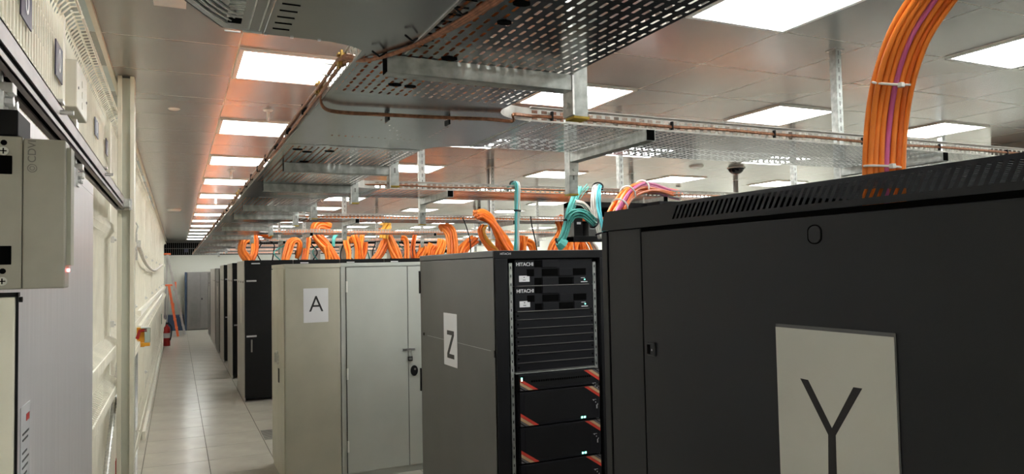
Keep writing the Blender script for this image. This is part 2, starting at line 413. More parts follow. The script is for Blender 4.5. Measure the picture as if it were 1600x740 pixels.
for y in (2.62, 1.56):
    h = MB().box(XG-.014, XG+.008, y-.028, y+.028, 2.17, 2.222)
    h.tube([(XG-.003, y, 2.22), (XG-.003, y, 2.27)], .006, 8)
    h.box(XG-.022, XG+.020, y-.018, y+.018, 2.222, 2.240)
    for s in (-1, 1):
        h.tube([(XG+.008, y+s*.018, 2.205), (XG+.022, y+s*.018, 2.205)], .010, 6)
        h.tube([(XG+.008, y+s*.018, 2.185), (XG+.018, y+s*.018, 2.185)], .006, 6)
    tro = P(h, 'trolley', M_zinc, gt, .001)
    for s in (-1, 1):
        P(disc((XG-.012, y+s*.022, 2.273), .014, (1, 0, 0), .024, 14), 'wheel', M_greyrk, tro)
lb = onx(31, 642, XG+.003); 
dc = thing('door_notice', 'small printed notice taped to the sliding gate leaf', 'notice', (XG+.003, 1.79, 1.5))
P(MB().box(XG+.002, XG+.0035, 1.745, 1.845, 1.46, 1.625), 'sheet', M_kraft, dc)
ln = MB()
for k, z in enumerate((1.568, 1.556, 1.53, 1.515, 1.50, 1.485, 1.47)): ln.box(XG+.0035, XG+.0042, 1.762, 1.83-.01*(k % 3), z-.002, z+.002)
P(ln, 'print', M_ink, dc)
P(MB().box(XG+.0035, XG+.0042, 1.80, 1.835, 1.590, 1.604), 'red_mark', M_red, dc)
# receiving post + lock housing
ps = thing('gate_post', 'cream gate receiving post at the left edge of the picture', 'gate post', (-.3, 1.25, 0))
P(MB().box(-.40, -.204, 1.205, 1.225, 0, 1.862), 'post', M_cream, ps, .003)
P(MB().box(-.204, -.2010, 1.206, 1.210, 0, 1.868).box(-.40, -.2015, 1.206, 1.222, 1.862, 1.868), 'seal', M_blackp, ps)
P(MB().tube([(-.200, 1.206, 1.858), (-.196, 1.206, 1.858)], .004, 8), 'screw', M_blackp, ps)
lk = thing('lock_housing', 'grey magnetic lock housing mounted above the gate post', 'lock', (-.2, 1.2, 1.98))
P(MB().box(-.34, -.1965, 1.20, 1.24, 1.8725, 2.0865), 'mounting_plate', M_lock, lk, .002)
P(MB().box(-.1955, -.1445, 1.197, 1.24, 1.8725, 2.084), 'cover', M_lock, lk, .002)
P(MB().box(-.1445, -.139, 1.21, 1.245, 1.905, 2.075), 'armature_plate', M_groove, lk)
for z in (2.065, 1.884): 
    s_ = disc((-.2185, 1.2, z), .006, (0, -1, 0), .003, 14)
    P(s_, 'screw', M_zinc, lk)
    P(MB().box(-.2225, -.2145, 1.1962, 1.1965, z-.0008, z+.0008).box(-.2193, -.2177, 1.1962, 1.1965, z-.004, z+.004), 'screw_slot', M_dark, lk)
for z in (2.077, 1.898): P(disc((-.2185, 1.2, z), .004, (0, -1, 0), .0006, 10), 'hole', M_dark, lk)
for z in (2.046, 1.920):
    P(MB().box(-.24, -.2085, 1.1985, 1.2, z-.013, z+.013), 'recess', M_dark, lk, .003)
P(disc((-.2285, 1.1985, 2.050), .004, (0, -1, 0), .004, 10), 'peg', M_zinc, lk)
text('CDVI', .014, M_greyrk, lk, (-.1845, 1.1965, 2.066), (PI/2, -PI/2, 0), ext=.0001)
ring = MB(); pts = [(-.1845+.0055*math.cos(a), 1.1966, 2.042+.0055*math.sin(a)) for a in [2*PI*k/20 for k in range(21)]]
ring.tube(pts, .0006, 4); ring.tube([(-.1845+.0028*math.cos(a), 1.1966, 2.042+.0028*math.sin(a)) for a in [2*PI*k/14 for k in range(15)]], .0005, 4)
P(ring, 'emblem', M_greyrk, lk)
P(disc((-.1445, 1.222, 1.898), .0022, (1, 0, 0), .003, 10), 'led', M_ledr, lk)
bb = B('door_closer', -.40, -.203, 1.205, 1.30, 2.088, 2.125, M_blackp, None, .002); tag(bb, 'black box sitting above the grey lock housing', 'door closer')

# small things by the fence beyond the column
cp = thing('break_glass_hammer', 'yellow and red emergency unit with clear cover beyond the column', 'emergency unit', (-.28, 7.5, 1.3))
P(MB().box(-.335, -.27, 7.49, 7.53, 1.22, 1.40), 'backplate', M_yellow, cp, .004)
P(MB().box(-.33, -.225, 7.44, 7.49, 1.23, 1.262), 'lower_bracket', M_yellow, cp, .004)
P(MB().tube([(-.33, 7.46, 1.30), (-.31, 7.46, 1.37), (-.25, 7.46, 1.375)], .016, 8), 'red_handle', M_red, cp)
P(MB().box(-.27, -.222, 7.44, 7.52, 1.262, 1.395), 'cover', M_glass, cp, .002)
P(MB().box(-.30, -.222, 7.44, 7.5, 1.395, 1.404), 'rim', M_white, cp)
gs = B('glass_screen', -.335, -.322, 7.0, 7.42, .02, 1.2, M_glass); tag(gs, 'narrow pale glass screen standing right of the square column', 'glass screen')
def extinguisher(x, y, z, lab, s=1.0):
    r = thing('fire_extinguisher', lab, 'fire extinguisher', (x, y, z))
    prof = [(0, .0), (.075, 0), (.08, .02), (.08, .40), (.06, .47), (.025, .50), (.025, .53)]
    b = MB().tube([(x, y, z+h*s) for _, h in prof[1:]], [q*s for q, _ in prof[1:]], 16)
    P(b, 'cylinder', M_red, r, smooth=True)
    P(MB().box(x-.02, x+.05*s, y-.02, y+.02, z+.53*s, z+.58*s), 'valve', M_blackp, r, .003)
    P(MB().tube(catmull([(x+.05, y-.03, z+.55*s), (x+.11, y-.06, z+.45*s), (x+.10, y-.07, z+.25*s), (x+.07, y-.08, z+.14*s)]), .014, 8), 'hose', M_blackp, r)
    P(MB().tube([(x, y, z+.2*s), (x, y, z+.32*s)], .0815*s, 16), 'label_band', M_paper, r)
    return r
extinguisher(-.235, 20.8, .02, 'red fire extinguisher standing by the fence before the ladders', 1.05)
ev = onx(187, 728, -.33)
ex = thing('fire_hose_cap', 'dark red domed cap half hidden behind the foot of the square column', 'fire valve', (-.33, ev.y, ev.z))
P(MB().tube([(-.345, ev.y+.25, ev.z-.25), (-.345, ev.y+.25, ev.z-.03), (-.345, ev.y+.25, ev.z)], [.06, .055, .02], 16), 'cap', M_red, ex, smooth=True)
P(MB().tube(catmull([(-.35, ev.y+.2, ev.z), (-.33, ev.y+.1, ev.z+.08), (-.34, ev.y+.02, ev.z+.06)]), .008, 6), 'chain', M_zinc, ex)
sg = B('round_sign', -.36, -.35, 20.7, 20.95, .60, .85, M_green); tag(sg, 'small green plate on the fence above the extinguisher', 'sign')
cdt = MB().tube([(XM+.05, 3.9+.012*k, .78+.0062*k+.006*(k % 2)) for k in range(110)], [.010 if k % 2 else .014 for k in range(110)], 8).build('flexible_conduit', M_zinc); tag(cdt, 'ribbed metal conduit rising along the low mesh beside the column', 'conduit')

# ladders at the far end
def ladder(name, lab, x0, y0, z1, sx, dirx, m, rungs, wd=.5):
    r = thing(name, lab, 'ladder', (x0, y0, 0), 'stepladders at the far end')
    for sgn in (-1, 1):
        P(MB().tube([(x0+dirx*sx, y0+sgn*wd/2, .0), (x0, y0+sgn*wd/2*.7, z1)], .045, 4), 'front_rail', m, r)
        P(MB().tube([(x0-dirx*.08, y0+sgn*wd/2, .0), (x0, y0+sgn*wd/2*.7, z1)], .025, 4), 'rear_rail', M_ladgr, r)
    for k in range(1, rungs+1):
        t = k/(rungs+1)
        x = x0+dirx*sx*(1-t); hw_ = wd/2*(1-.3*t)
        P(MB().box(x-.04, x+.04, y0-hw_, y0+hw_, z1*t-.012, z1*t+.012), 'step', M_ladgr if m == M_ladgr else m, r)
    P(MB().box(x0-.1, x0+.1, y0-wd*.38, y0+wd*.38, z1, z1+.05), 'cap', M_lador, r)
    P(MB().box(x0+dirx*sx*.42-.035, x0+dirx*sx*.42+.045, y0-wd*.42, y0-wd*.38, z1*.55, z1*.66), 'tool_holder', M_lador, r)
ladder('stepladder', 'tall pale stepladder with orange top by the far wall', -.27, 24.9, 2.48, .50, 1, M_ladgr, 8)
ladder('stepladder', 'shorter orange stepladder in front of the tall pale one', -.22, 24.2, 1.52, .25, 1, M_lador, 5, .42)
bn = B('storage_bin', -.45, .20, 26.4, 26.9, 0, .52, M_blue, None, .01); tag(bn, 'dark blue bin on the floor behind the ladders', 'bin')

# far air unit
ac = thing('air_conditioning_unit', 'grey floor standing cooling unit with louvre at the aisle end', 'cooling unit', (.9, 26.5, 0))
P(MB().box(.30, 1.7, 26.3, 27.1, .0, 1.93), 'body', M_crac, ac, .01)
P(MB().box(.244, .30, 26.3, 27.1, .0, 1.93), 'side_panel', M_blue, ac)
P(MB().box(.32, .70, 26.27, 26.3, .03, 1.90), 'door', M_crac, ac, .004)
P(MB().box(.71, 1.12, 26.27, 26.3, .03, 1.90), 'door', M_crac, ac, .004)
lv = MB()
for k in range(24): lv.box(.42, .62, 26.262, 26.27, .14+.033*k, .16+.033*k)
tag(P(lv, 'louvre', M_greyrk, ac), kind='stuff')
P(MB().box(.74, .78, 26.25, 26.27, 1.0, 1.06), 'handle', M_blackp, ac)

# ================================================================== racks down the aisle
XA = .895
def rack(x0, x1, y0, y1, h, lab, side=M_silver, front=M_black, grp='racks down the aisle', det=1):
    r = thing('server_rack', lab, 'server rack', (x0, y0, 0), grp)
    P(MB().box(x0+.012, x1, y0+.03, y1, .03, h), 'body', M_black, r, .003)
    P(MB().box(x0, x0+.012, y0+.02, y1, .0, h), 'side_panel', side, r)
    dr = P(MB().box(x0+.008, x1-.004, y0-.006, y0+.03, .06, h-.09), 'door', front, r, .002)
    P(MB().box(x0+.004, x1-.002, y0-.012, y0+.03, h-.09, h+.004), 'top_bezel', front, r, .002)
    P(MB().box(x0, x0+.012, y0+.0, y0+.04, 0, .06).box(x1-.05, x1-.01, y0, y0+.04, 0, .06).box(x0, x0+.05, y1-.05, y1, 0, .04), 'foot', M_zinc, r)
    if det:
        P(MB().box(x0+.10, x0+.22, y0-.014, y0-.012, h-.052, h-.036), 'nameplate', M_paper, r)
        for z in (h-.30, .95):
            P(MB().box(x0+.03, x0+.17, y0-.010, y0-.006, z-.012, z+.012), 'hinge_plate', M_kraft, dr)
        P(MB().box(x0+.09, x0+.11, y0-.025, y0-.006, .72, .90), 'handle', M_greyrk, dr)
        P(MB().box(x0-.0015, x0, y0+.52, y0+.66, h-.95, h-.42), 'side_slot', M_whitec, r)
        for k in range(3): P(MB().box(x0-.001, x0, y0+.15+.4*k, y0+.25+.4*k, h-.33, h-.30), 'side_vent', M_dark, r)
    return r
for k in range(8):
    x0 = XA+.7*k
    rack(x0, x0+.69, 11.24, 12.59, 2.06, ('black rack with silver side panel, nearest in the aisle beyond the cupboards' if k == 0 else 'black rack top showing above the cupboards, %s from the aisle' % ORD[k]), det=1 if k < 4 else 0)
far_rows = [(13.79, 15.12, 2.055, M_silver, M_black, 'second'), (16.37, 17.76, 2.05, M_silver, M_black, 'third'), (18.29, 19.84, 1.98, M_greyrk, M_greyrk, 'fourth'), (20.18, 22.9, 2.0, M_silver, M_greyrk, 'fifth'), (23.4, 24.9, 1.9, M_greyrk, M_greyrk, 'sixth')]
for y0, y1, h, s, f, nm in far_rows:
    rack(XA, XA+.69, y0, y1, h, '%s rack end along the aisle, dark front with %s side' % (nm, 'silver' if s == M_silver else 'grey'), s, f)
    for q in range(1, 7): rack(XA+.7*q, XA+.7*q+.69, y0, y1, h, 'filler rack standing mostly unseen, %s from the aisle in the %s row' % (ORD[q], nm), s, f, det=0)  # rows lengthened with added racks to cut floor bounce onto the ceiling

# ================================================================== cupboards
XC = .854; YC = 6.60
def hasp(mb, x, y, z, face):
    pass
c1 = thing('steel_cupboard', 'cream metal cupboard seen side on with the letter A sheet', 'cupboard', (XC, YC, 0), 'metal cupboards at the aisle')
P(MB().box(XC+.015, 1.345, YC, YC+.93, .0, 1.95), 'body', M_cup, c1, .003)
P(MB().box(XC, XC+.014, YC+.02, YC+.455, .06, 1.91), 'door', M_cup, c1, .002)
P(MB().box(XC, XC+.014, YC+.462, YC+.91, .06, 1.91), 'door', M_cup, c1, .002)
P(MB().box(XC+.004, 1.349, YC-.004, YC+.94, 1.918, 1.955), 'top', M_cup, c1, .002)
P(MB().box(XC+.011, XC+.016, YC-.003, YC+.02, .0, 1.92), 'edge_groove', M_groove, c1)
P(MB().box(XC-.012, XC, YC+.42, YC+.50, 1.13, 1.15).box(XC-.02, XC, YC+.37, YC+.38, 1.04, 1.13).box(XC-.02, XC, YC+.53, YC+.54, 1.04, 1.13), 'hasp', M_zinc, c1)
P(MB().box(XC-.006, XC, YC+.34, YC+.40, .87, 1.0), 'lock', M_blackp, c1, .004)
c2 = thing('steel_cupboard', 'pale grey metal cupboard facing forward between sign A and sign Z', 'cupboard', (1.36, YC, 0), 'metal cupboards at the aisle')
P(MB().box(1.352, 2.36, YC, YC+.46, .0, 1.95), 'body', M_cup2, c2, .003)
P(MB().box(1.35, 2.362, YC-.004, YC+.47, 1.925, 1.957), 'top', M_cup2, c2, .002)
P(MB().box(1.400, 1.972, YC-.012, YC-.001, .06, 1.916), 'door', M_cup2, c2, .002)
cd2 = P(MB().box(1.978, 2.32, YC-.012, YC-.001, .06, 1.916), 'door', M_cup2, c2, .002)
P(MB().box(1.972, 1.978, YC-.004, YC-.0005, .06, 1.916).box(1.394, 1.400, YC-.004, YC-.0005, .06, 1.916).box(1.394, 2.33, YC-.004, YC-.0005, 1.916, 1.920), 'door_gap', M_dark, c2)
for z in (1.74, .30, .95): P(MB().tube([(1.402, YC-.018, z-.05), (1.402, YC-.018, z+.05)], .008, 8), 'hinge', M_white, c2)
h = MB().box(1.92, 1.965, YC-.018, YC-.012, 1.125, 1.145).box(1.985, 2.04, YC-.018, YC-.012, 1.125, 1.145).box(1.965, 1.985, YC-.03, YC-.018, 1.12, 1.15)
P(h, 'hasp', M_zinc, c2)
pk = thing('padlock', 'small padlock hanging from the grey cupboard hasp', 'padlock', (1.985, YC-.03, 1.07))
P(MB().tube([(1.975, YC-.03, 1.07), (1.975, YC-.03, 1.11), (1.985, YC-.03, 1.125), (1.998, YC-.03, 1.11), (1.998, YC-.03, 1.07)], .004, 6), 'shackle', M_zinc, pk)
P(MB().box(1.965, 2.008, YC-.042, YC-.022, 1.03, 1.072), 'body', M_blackp, pk, .003)
P(MB().box(1.972, 2.0, YC-.044, YC-.042, 1.04, 1.062), 'face', M_zinc, pk)
lk = MB(); pc = Vector((2.028, YC-.012, .935))
lk.prism([pc+Vector((.036*math.cos(a), 0, .050*math.sin(a))) for a in [2*PI*k/20 for k in range(20)]], (0, -.014, 0))
lh = P(lk, 'lock_handle', M_blackp, cd2, .004)
P(disc((2.034, YC-.026, .95), .010, (0, -1, 0), .004, 12), 'lock_barrel', M_greyrk, cd2)
sA = thing('letter_sign', 'white sheet with letter A on the cream cupboard side', 'sign', (1.13, YC-.002, 1.58), 'letter sheets on cabinets')
P(MB().box(1.020, 1.238, YC-.003, YC-.001, 1.43, 1.735), 'sheet', M_paper, sA)
text('A', .205, M_ink, sA, (1.131, YC-.0035, 1.588), FACE_Y, sx=.93, bold=-.001)

# ================================================================== rack Z
X0, X1, Y0, Y1, HZ = 1.486, 2.16, 3.40, 4.66, 1.977
z = thing('server_rack', 'grey rack with letter Z on its side and open equipment front', 'server rack', (X0, Y0, 0))
P(MB().box(X0, X0+.02, Y0, Y1, .02, HZ-.038), 'side_panel', M_rackZ, z, .002)
P(MB().box(X1-.02, X1, Y0, Y1, .02, HZ-.038), 'side_panel', M_rackZ, z, .002)
P(MB().box(X0-.002, X1+.002, Y0+.018, Y1+.003, HZ-.034, HZ), 'roof', M_rackZ, z, .004)
P(MB().box(X0+.002, X1-.002, Y0+.02, Y1, HZ-.040, HZ-.034), 'roof_gap', M_dark, z)
P(MB().box(X0+.02, X1-.02, Y1-.02, Y1, .02, HZ-.04), 'rear_panel', M_rackZ, z)
P(MB().box(X0-.004, X1+.004, Y0-.005, Y0+.018, HZ-.044, HZ-.001), 'top_bezel', M_frame, z, .003)
P(MB().box(X0, X0+.07, Y0-.006, Y0+.02, .02, HZ-.044), 'front_post', M_frame, z, .002)
P(MB().box(X1-.045, X1, Y0-.006, Y0+.02, .02, HZ-.044), 'front_post', M_frame, z, .002)
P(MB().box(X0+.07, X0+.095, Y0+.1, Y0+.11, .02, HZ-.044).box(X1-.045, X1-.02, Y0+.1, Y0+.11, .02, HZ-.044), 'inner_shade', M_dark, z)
for xa in (1.576, 2.086):
    rr = MB().box(xa, xa+.018, Y0+.022, Y0+.034, .02, HZ-.066)
    P(rr, 'mounting_rail', M_galvp, z)
    hh = MB()
    for k in range(42): hh.box(xa+.007, xa+.011, Y0+.0205, Y0+.0222, .10+k*.0445, .114+k*.0445)
    tag(P(hh, 'rail_holes', M_dark, z), kind='stuff')
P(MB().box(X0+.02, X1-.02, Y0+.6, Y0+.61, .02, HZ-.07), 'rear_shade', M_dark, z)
text('HITACHI', .016, M_paper, z, (1.545, Y0-.0055, HZ-.018), FACE_Y, ext=.0002)
# side details
P(MB().box(X0-.0006, X0, 3.47, 3.965, 1.4545, 1.4565).box(X0-.0006, X0, 4.20, 4.52, 1.4535, 1.4555), 'scratch', M_kraft, z)
P(MB().box(X0-.003, X0, 3.415, 3.428, 1.425, 1.462).box(X0-.004, X0, 4.585, 4.60, 1.45, 1.468), 'side_lock', M_blackp, z, .002)
for zz in (1.80, 1.15): P(MB().box(X0-.006, X0, 4.655, 4.675, zz-.075, zz+.075), 'rear_hinge', M_blackp, z)
sZ = thing('letter_sign', 'white sheet with letter Z on the grey rack side', 'sign', (X0-.002, 4.08, 1.46), 'letter sheets on cabinets')
P(MB().box(X0-.003, X0-.001, 3.966, 4.193, 1.306, 1.62), 'sheet', M_paper, sZ)
zz0 = MB(); yl, yr, zt, zb, th = 4.135, 4.015, 1.517, 1.352, .026
zz0.prism([(X0-.0035, yl, zt), (X0-.0035, yr, zt), (X0-.0035, yr, zt-th), (X0-.0035, yl, zt-th)], (.001, 0, 0))
zz0.prism([(X0-.0035, yl, zb), (X0-.0035, yr, zb), (X0-.0035, yr, zb+th), (X0-.0035, yl, zb+th)], (.001, 0, 0))
zz0.prism([(X0-.0038, yr, zt-th), (X0-.0038, yr+.036, zt-th), (X0-.0038, yl, zb+th), (X0-.0038, yl-.036, zb+th)], (.001, 0, 0))
P(zz0, 'lettering', M_ink, sZ)
# equipment in Z (front face Y0+.01); px helper gives x,z on the front plane
def fz(px, py): return ony(px, py, Y0)
xa, xb = 1.604, 2.078
U = .0435
def zrow(py): return fz(808, py).z
def equip(kind, zt, zb, lab, depth=.5):
    r = thing(kind[0], lab, kind[1], ((xa+xb)/2, Y0+.02, zb), kind[2])
    P(MB().box(xa, xb, Y0+.012, Y0+depth, zb+.0015, zt-.0015), 'chassis', M_unit, r, .001)
    return r
ztops = [zrow(405), zrow(447), zrow(487)]
for k in range(2):
    zt, zb = ztops[k], ztops[k+1]
    r = equip(('storage_controller', 'server', 'storage controllers in rack Z'), zt, zb, '%s black controller with a logo and white tag, %s' % (('upper', 'at the top of rack Z') if k == 0 else ('lower', 'second from the top of rack Z')))
    text('HITACHI', .026, M_paper, r, (xa+.058, Y0+.0095, zt-.027), FACE_Y, ext=.001, bold=.0003)
    P(MB().box(xa+.024, xa+.085, Y0+.010, Y0+.0118, zb+.022, zb+.054), 'white_tag', M_paper, r)
    P(MB().box(xa+.045, xa+.062, Y0+.0095, Y0+.0102, zb+.030, zb+.033).box(xa+.050, xa+.056, Y0+.0095, Y0+.0102, zb+.043, zb+.048), 'tag_print', M_ink, r)
    d = MB(); hh = (zt-zb)/3
    for (c0, c1, row) in ((.115, .155, 0), (.070, .112, 1), (.160, .255, 1), (.115, .155, 2), (.26, .345, 2), (.35, .43, 1)):
        zc = zt-hh*row
        d.box(xa+c0, xa+c1, Y0+.009, Y0+.0119, zc-hh+.004, zc-.006)
    P(d, 'recess', M_dark, r)
    d = MB()
    for (c0, c1, row) in ((.160, .255, 0), (.26, .345, 1), (.160, .255, 2), (.35, .43, 2)):
        zc = zt-hh*row
        d.box(xa+c0, xa+c1, Y0+.004, Y0+.0119, zc-hh+.003, zc-.004)
    P(d, 'raised_block', M_unit, r, .001)
    P(MB().box(xa+.01, xb-.03, Y0+.006, Y0+.012, zb-.001, zb+.002), 'lip', M_greyrk, r)
    P(MB().box(xb-.080, xb-.040, Y0+.003, Y0+.006, zb+.012, zb+.016).box(xb-.080, xb-.055, Y0+.003, Y0+.006, zb+.034, zb+.037), 'status_print', M_paper, r)
    P(disc((xb-.056, Y0+.006, zb+.026), .004, (0, -1, 0), .003, 10), 'status_light', M_ledg, r)
zt = ztops[2]; zend = zrow(582); nb = 7; st = (zt-zend)/nb
for k in range(nb):
    r = equip(('blanking_panel', 'blanking panel', 'black blanking panels in rack Z'), zt-st*k-.001, zt-st*(k+1)+.001, 'black blanking panel, %s of seven from the top, in rack Z' % ORD[k], .03)
    P(MB().box(xa+.008, xb-.008, Y0+.006, Y0+.012, zt-st*(k+1)+.001, zt-st*(k+1)+.0030), 'lip', M_greyrk, r)
    for xx in (xa+.012, xb-.012): P(disc((xx, Y0+.012, zt-st*(k+.5)), .005, (0, -1, 0), .002, 8), 'screw', M_dark, r)
sh = B('shelf_edge', xa-.01, xb+.006, Y0+.0, Y0+.25, zend-.008, zend-.002, M_galvp); tag(sh, 'thin bright shelf under the blanking panels in rack Z', 'shelf')
def striped(zt, zb, lab, tall, ledl=False):
    r = equip(('storage_shelf', 'disk shelf', 'striped disk shelves in rack Z'), zt, zb, lab)
    P(MB().box(xa+.004, xb+.012, Y0-.012, Y0+.012, zb+.004, zt-.003), 'bezel', M_unit, r, .002)
    P(MB().box(xa+.03, xb-.05, Y0-.014, Y0-.012, zb+.02, zt-.012), 'bezel_inset', M_blackp, r, .001)
    y = Y0-.0145
    def tri(cx, cz, sx, sz, w, h):     # diagonal colour bands running down to the right
        cols = [M_stripeR, M_stripeB, M_stripeG, M_stripeG]
        for q, m in enumerate(cols):
            mb = MB(); f0, f1 = q*.27, q*.27+(.25 if q < 2 else .16)
            if sx > 0:      # lower left corner triangle
                a0, a1 = 1-f0, 1-f1
                p = [(cx, cz+h*a0), (cx+w*a0, cz), (cx+w*max(a1, .01), cz), (cx, cz+h*max(a1, .01))]
            else:
                a0, a1 = 1-f0, 1-f1
                p = [(cx, cz-h*a0), (cx-w*a0, cz), (cx-w*max(a1, .01), cz), (cx, cz-h*max(a1, .01))]
            mb.prism([(px_, y, pz_) for px_, pz_ in p], (0, .002, 0)); P(mb, 'colour_stripe', m, r)
    tri(xa+.006, zb+.006, 1, 1, .105, .068 if tall else .062)
    tri(xb+.010, zt-.006, -1, -1, .095, .062)
    g_ = MB()
    for k in range(3): g_.box(xb-.030+.012*k, xb-.026+.012*k, y-.001, y+.001, zt-.085-.012*k, zt-.078-.012*k)
    g_.box(xb-.012, xb-.006, y-.001, y+.001, zt-.128, zt-.108) if tall else None
    g_.box(xb-.036, xb-.012, y-.001, y+.001, zt-.080, zt-.078)
    P(g_, 'symbols', M_kraft, r)
    if tall:
        for k in range(2): P(MB().box(xb-.108+.017*k, xb-.098+.017*k, y-.001, y+.001, zb+.012, zb+.022), 'status_light', M_ledg, r)
    if ledl:
        P(MB().box(xa+.012, xa+.020, y-.001, y+.001, zt-.034, zt-.016), 'status_light', M_ledg, r)
        v = MB()
        for k in range(26): v.box(xa+.07+.014*k, xa+.080+.014*k, y-.001, y+.001, zb+.045, zb+.055)
        tag(P(v, 'vent_row', M_dark, r), kind='stuff')
    return r
zs = [zrow(585), zrow(612), zrow(668), zrow(726), zrow(784), zrow(842)]
names = ['slim disk shelf with red and tan corner stripes, uppermost in rack Z', 'second striped disk shelf in rack Z, taller, below the slim one', 'third striped disk shelf in rack Z', 'fourth striped disk shelf, cut by the bottom of the picture', 'fifth striped disk shelf in rack Z, below the picture edge']
for k in range(5): striped(zs[k], zs[k+1], names[k], k > 0, k == 0)

# ================================================================== rack Y (big, right)
XY = .87; YA, YB = .16, 1.384; XR = 1.67
y_ = thing('server_rack', 'large charcoal rack with letter Y and slotted top at right', 'server rack', (XY, YA, 0))
zs_ = 1.9665
P(MB().box(XY+.006, XR, YA, YB-.004, .03, zs_-.006), 'body', M_rackY, y_, .002)
seam = onx(1001, 400, XY).y; pst = onx(950, 380, XY).y
P(MB().box(XY, XY+.008, YA, seam-.004, .03, zs_-.009), 'side_panel', M_rackY, y_, .0015)
P(MB().box(XY, XY+.008, seam, pst-.002, .03, zs_-.002), 'corner_post', M_rackY, y_, .001)
P(MB().box(XY-.001, XY+.008, pst+.004, YB, .03, zs_-.004), 'corner_trim', M_rackY, y_, .001)
P(MB().box(XY+.003, XY+.006, YA, YB, .03, zs_), 'shadow_gap', M_dark, y_)
# roof: hollow cap with slanted slots cut through its side and a slatted opening on top
ztop = 2.010
Yg0 = onx(1047, 335, XY).y
cap = MB()
def xs(zz): return XY-.001+max(0, (zz-1.984))*.35
zl, zm, zh = 1.9725, 1.9765, 2.003
yy = Yg0; pitch = .0125; wdt = .0062; lean = -.0085
def pt(y, zz): return (xs(zz), y, zz)
cap.poly([pt(YB, zs_), pt(Yg0+.004, zs_), pt(Yg0+.004, ztop), pt(YB, ztop)])
k = 0
cap.poly([pt(Yg0+.004, zs_), pt(YA-.05, zs_), pt(YA-.05, zm), pt(Yg0+.004, zm)])
cap.poly([pt(Yg0+.004, zh), pt(YA-.05, zh), pt(YA-.05, ztop), pt(Yg0+.004, ztop)])
while yy > YA-.04:
    a0 = yy; b0 = yy-(pitch-wdt)
    prev = yy+(.004 if k == 0 else 0)
    cap.poly([pt(yy, zm), pt(yy-(pitch-wdt), zm), pt(yy-(pitch-wdt)+lean, zh), pt(yy+lean, zh)])
    yy -= pitch; k += 1
cap.poly([pt(Yg0+.004, zm), pt(Yg0-.001, zm), pt(Yg0-.001+lean, zh), pt(Yg0+.004, zh)])
# far end + right side + top ledges
cap.box(XY+.02, XR, YB-.004, YB, zs_, ztop)
cap.box(XR-.004, XR, YA, YB, zs_, ztop)
cap.box(XY+.0085, XR, .98, YB, ztop-.002, ztop)
cap.box(XY+.0085, XY+.03, YA, .98, ztop-.0015, ztop-.0005)
for k in range(60): cap.box(XY+.03, 1.25, .98-.0135*k-.0085, .98-.0135*k, ztop-.002, ztop-.0005)  # slats added to halve the ceiling light showing through the side slots
cap.box(1.25, XR, YA, .98, ztop-.002, ztop)
P(cap, 'slotted_roof', M_rackY, y_)
P(MB().box(XY+.01, XR-.01, YA, YB-.01, zs_-.004, zs_), 'inner_deck', M_dark, y_)
ctr = onx(1273, 366, XY); ring = MB()
rp = [(XY-.0006, ctr.y+.0125*math.cos(a), ctr.z+(.0095*math.sin(a)) + (.0045 if math.sin(a) > 0 else -.0045)) for a in [2*PI*k/28 for k in range(29)]]
ring.tube(rp, .0010, 5)
P(ring, 'knockout_ring', M_dark, y_)
rp2 = [(XY-.0003, ctr.y+.0112*math.cos(a), ctr.z+(.0085*math.sin(a)) + (.004 if math.sin(a) > 0 else -.004)) for a in [2*PI*k/28 for k in range(28)]]
P(MB().prism(rp2, (-.0012, 0, 0)), 'knockout_cover', M_rackY, y_, .0004)
lc = onx(1019, 545, XY)
P(MB().box(XY-.004, XY, lc.y-.013, lc.y+.013, lc.z-.014, lc.z+.014), 'latch', M_rackY, y_, .0025)
P(MB().box(XY-.0055, XY-.004, lc.y+.001, lc.y+.0105, lc.z-.010, lc.z+.009), 'latch_slider', M_dark, y_, .001)
P(MB().box(XY-.0048, XY-.004, lc.y-.006, lc.y-.003, lc.z-.003, lc.z+.001), 'latch_mark', M_kraft, y_)
# Y sign
a = onx(1211.5, 504, XY-.002); b = onx(1399, 521, XY-.002); hgt = .315
sY = thing('letter_sign', 'large sleeved ivory sheet with letter Y on the charcoal rack', 'sign', (XY-.002, a.y, a.z-.15), 'letter sheets on cabinets')
zt = (a.z+b.z)/2
P(MB().box(XY-.002, XY-.0005, b.y, a.y, zt-hgt, zt), 'sleeve', M_sleeve, sY, .0008)
P(MB().box(XY-.0032, XY-.002, b.y+.0022, a.y-.0012, zt-hgt+.004, zt-.0055), 'sheet', M_paperY, sY)
def yp(px, py): v = onx(px, py, XY-.0036); return (v.x, v.y, v.z)
Lx = lambda u, v: (930+u/2.388, 460+v/2.388)
let = MB()
up_, low_ = -.06, 0
pY = [Lx(765, 312), Lx(794, 318), Lx(883, 498), Lx(963, 345), Lx(996, 350), Lx(897, 525), (1307.5, 745), (1294.5, 745), Lx(869, 522)]
pts = [yp(*q) for q in pY]
zbot = zt-hgt+.10
pts[6] = (pts[6][0], pts[6][1], zbot); pts[7] = (pts[7][0], pts[7][1], zbot)
let.prism(pts, (.0003, 0, 0)); P(let, 'lettering', M_ink, sY)

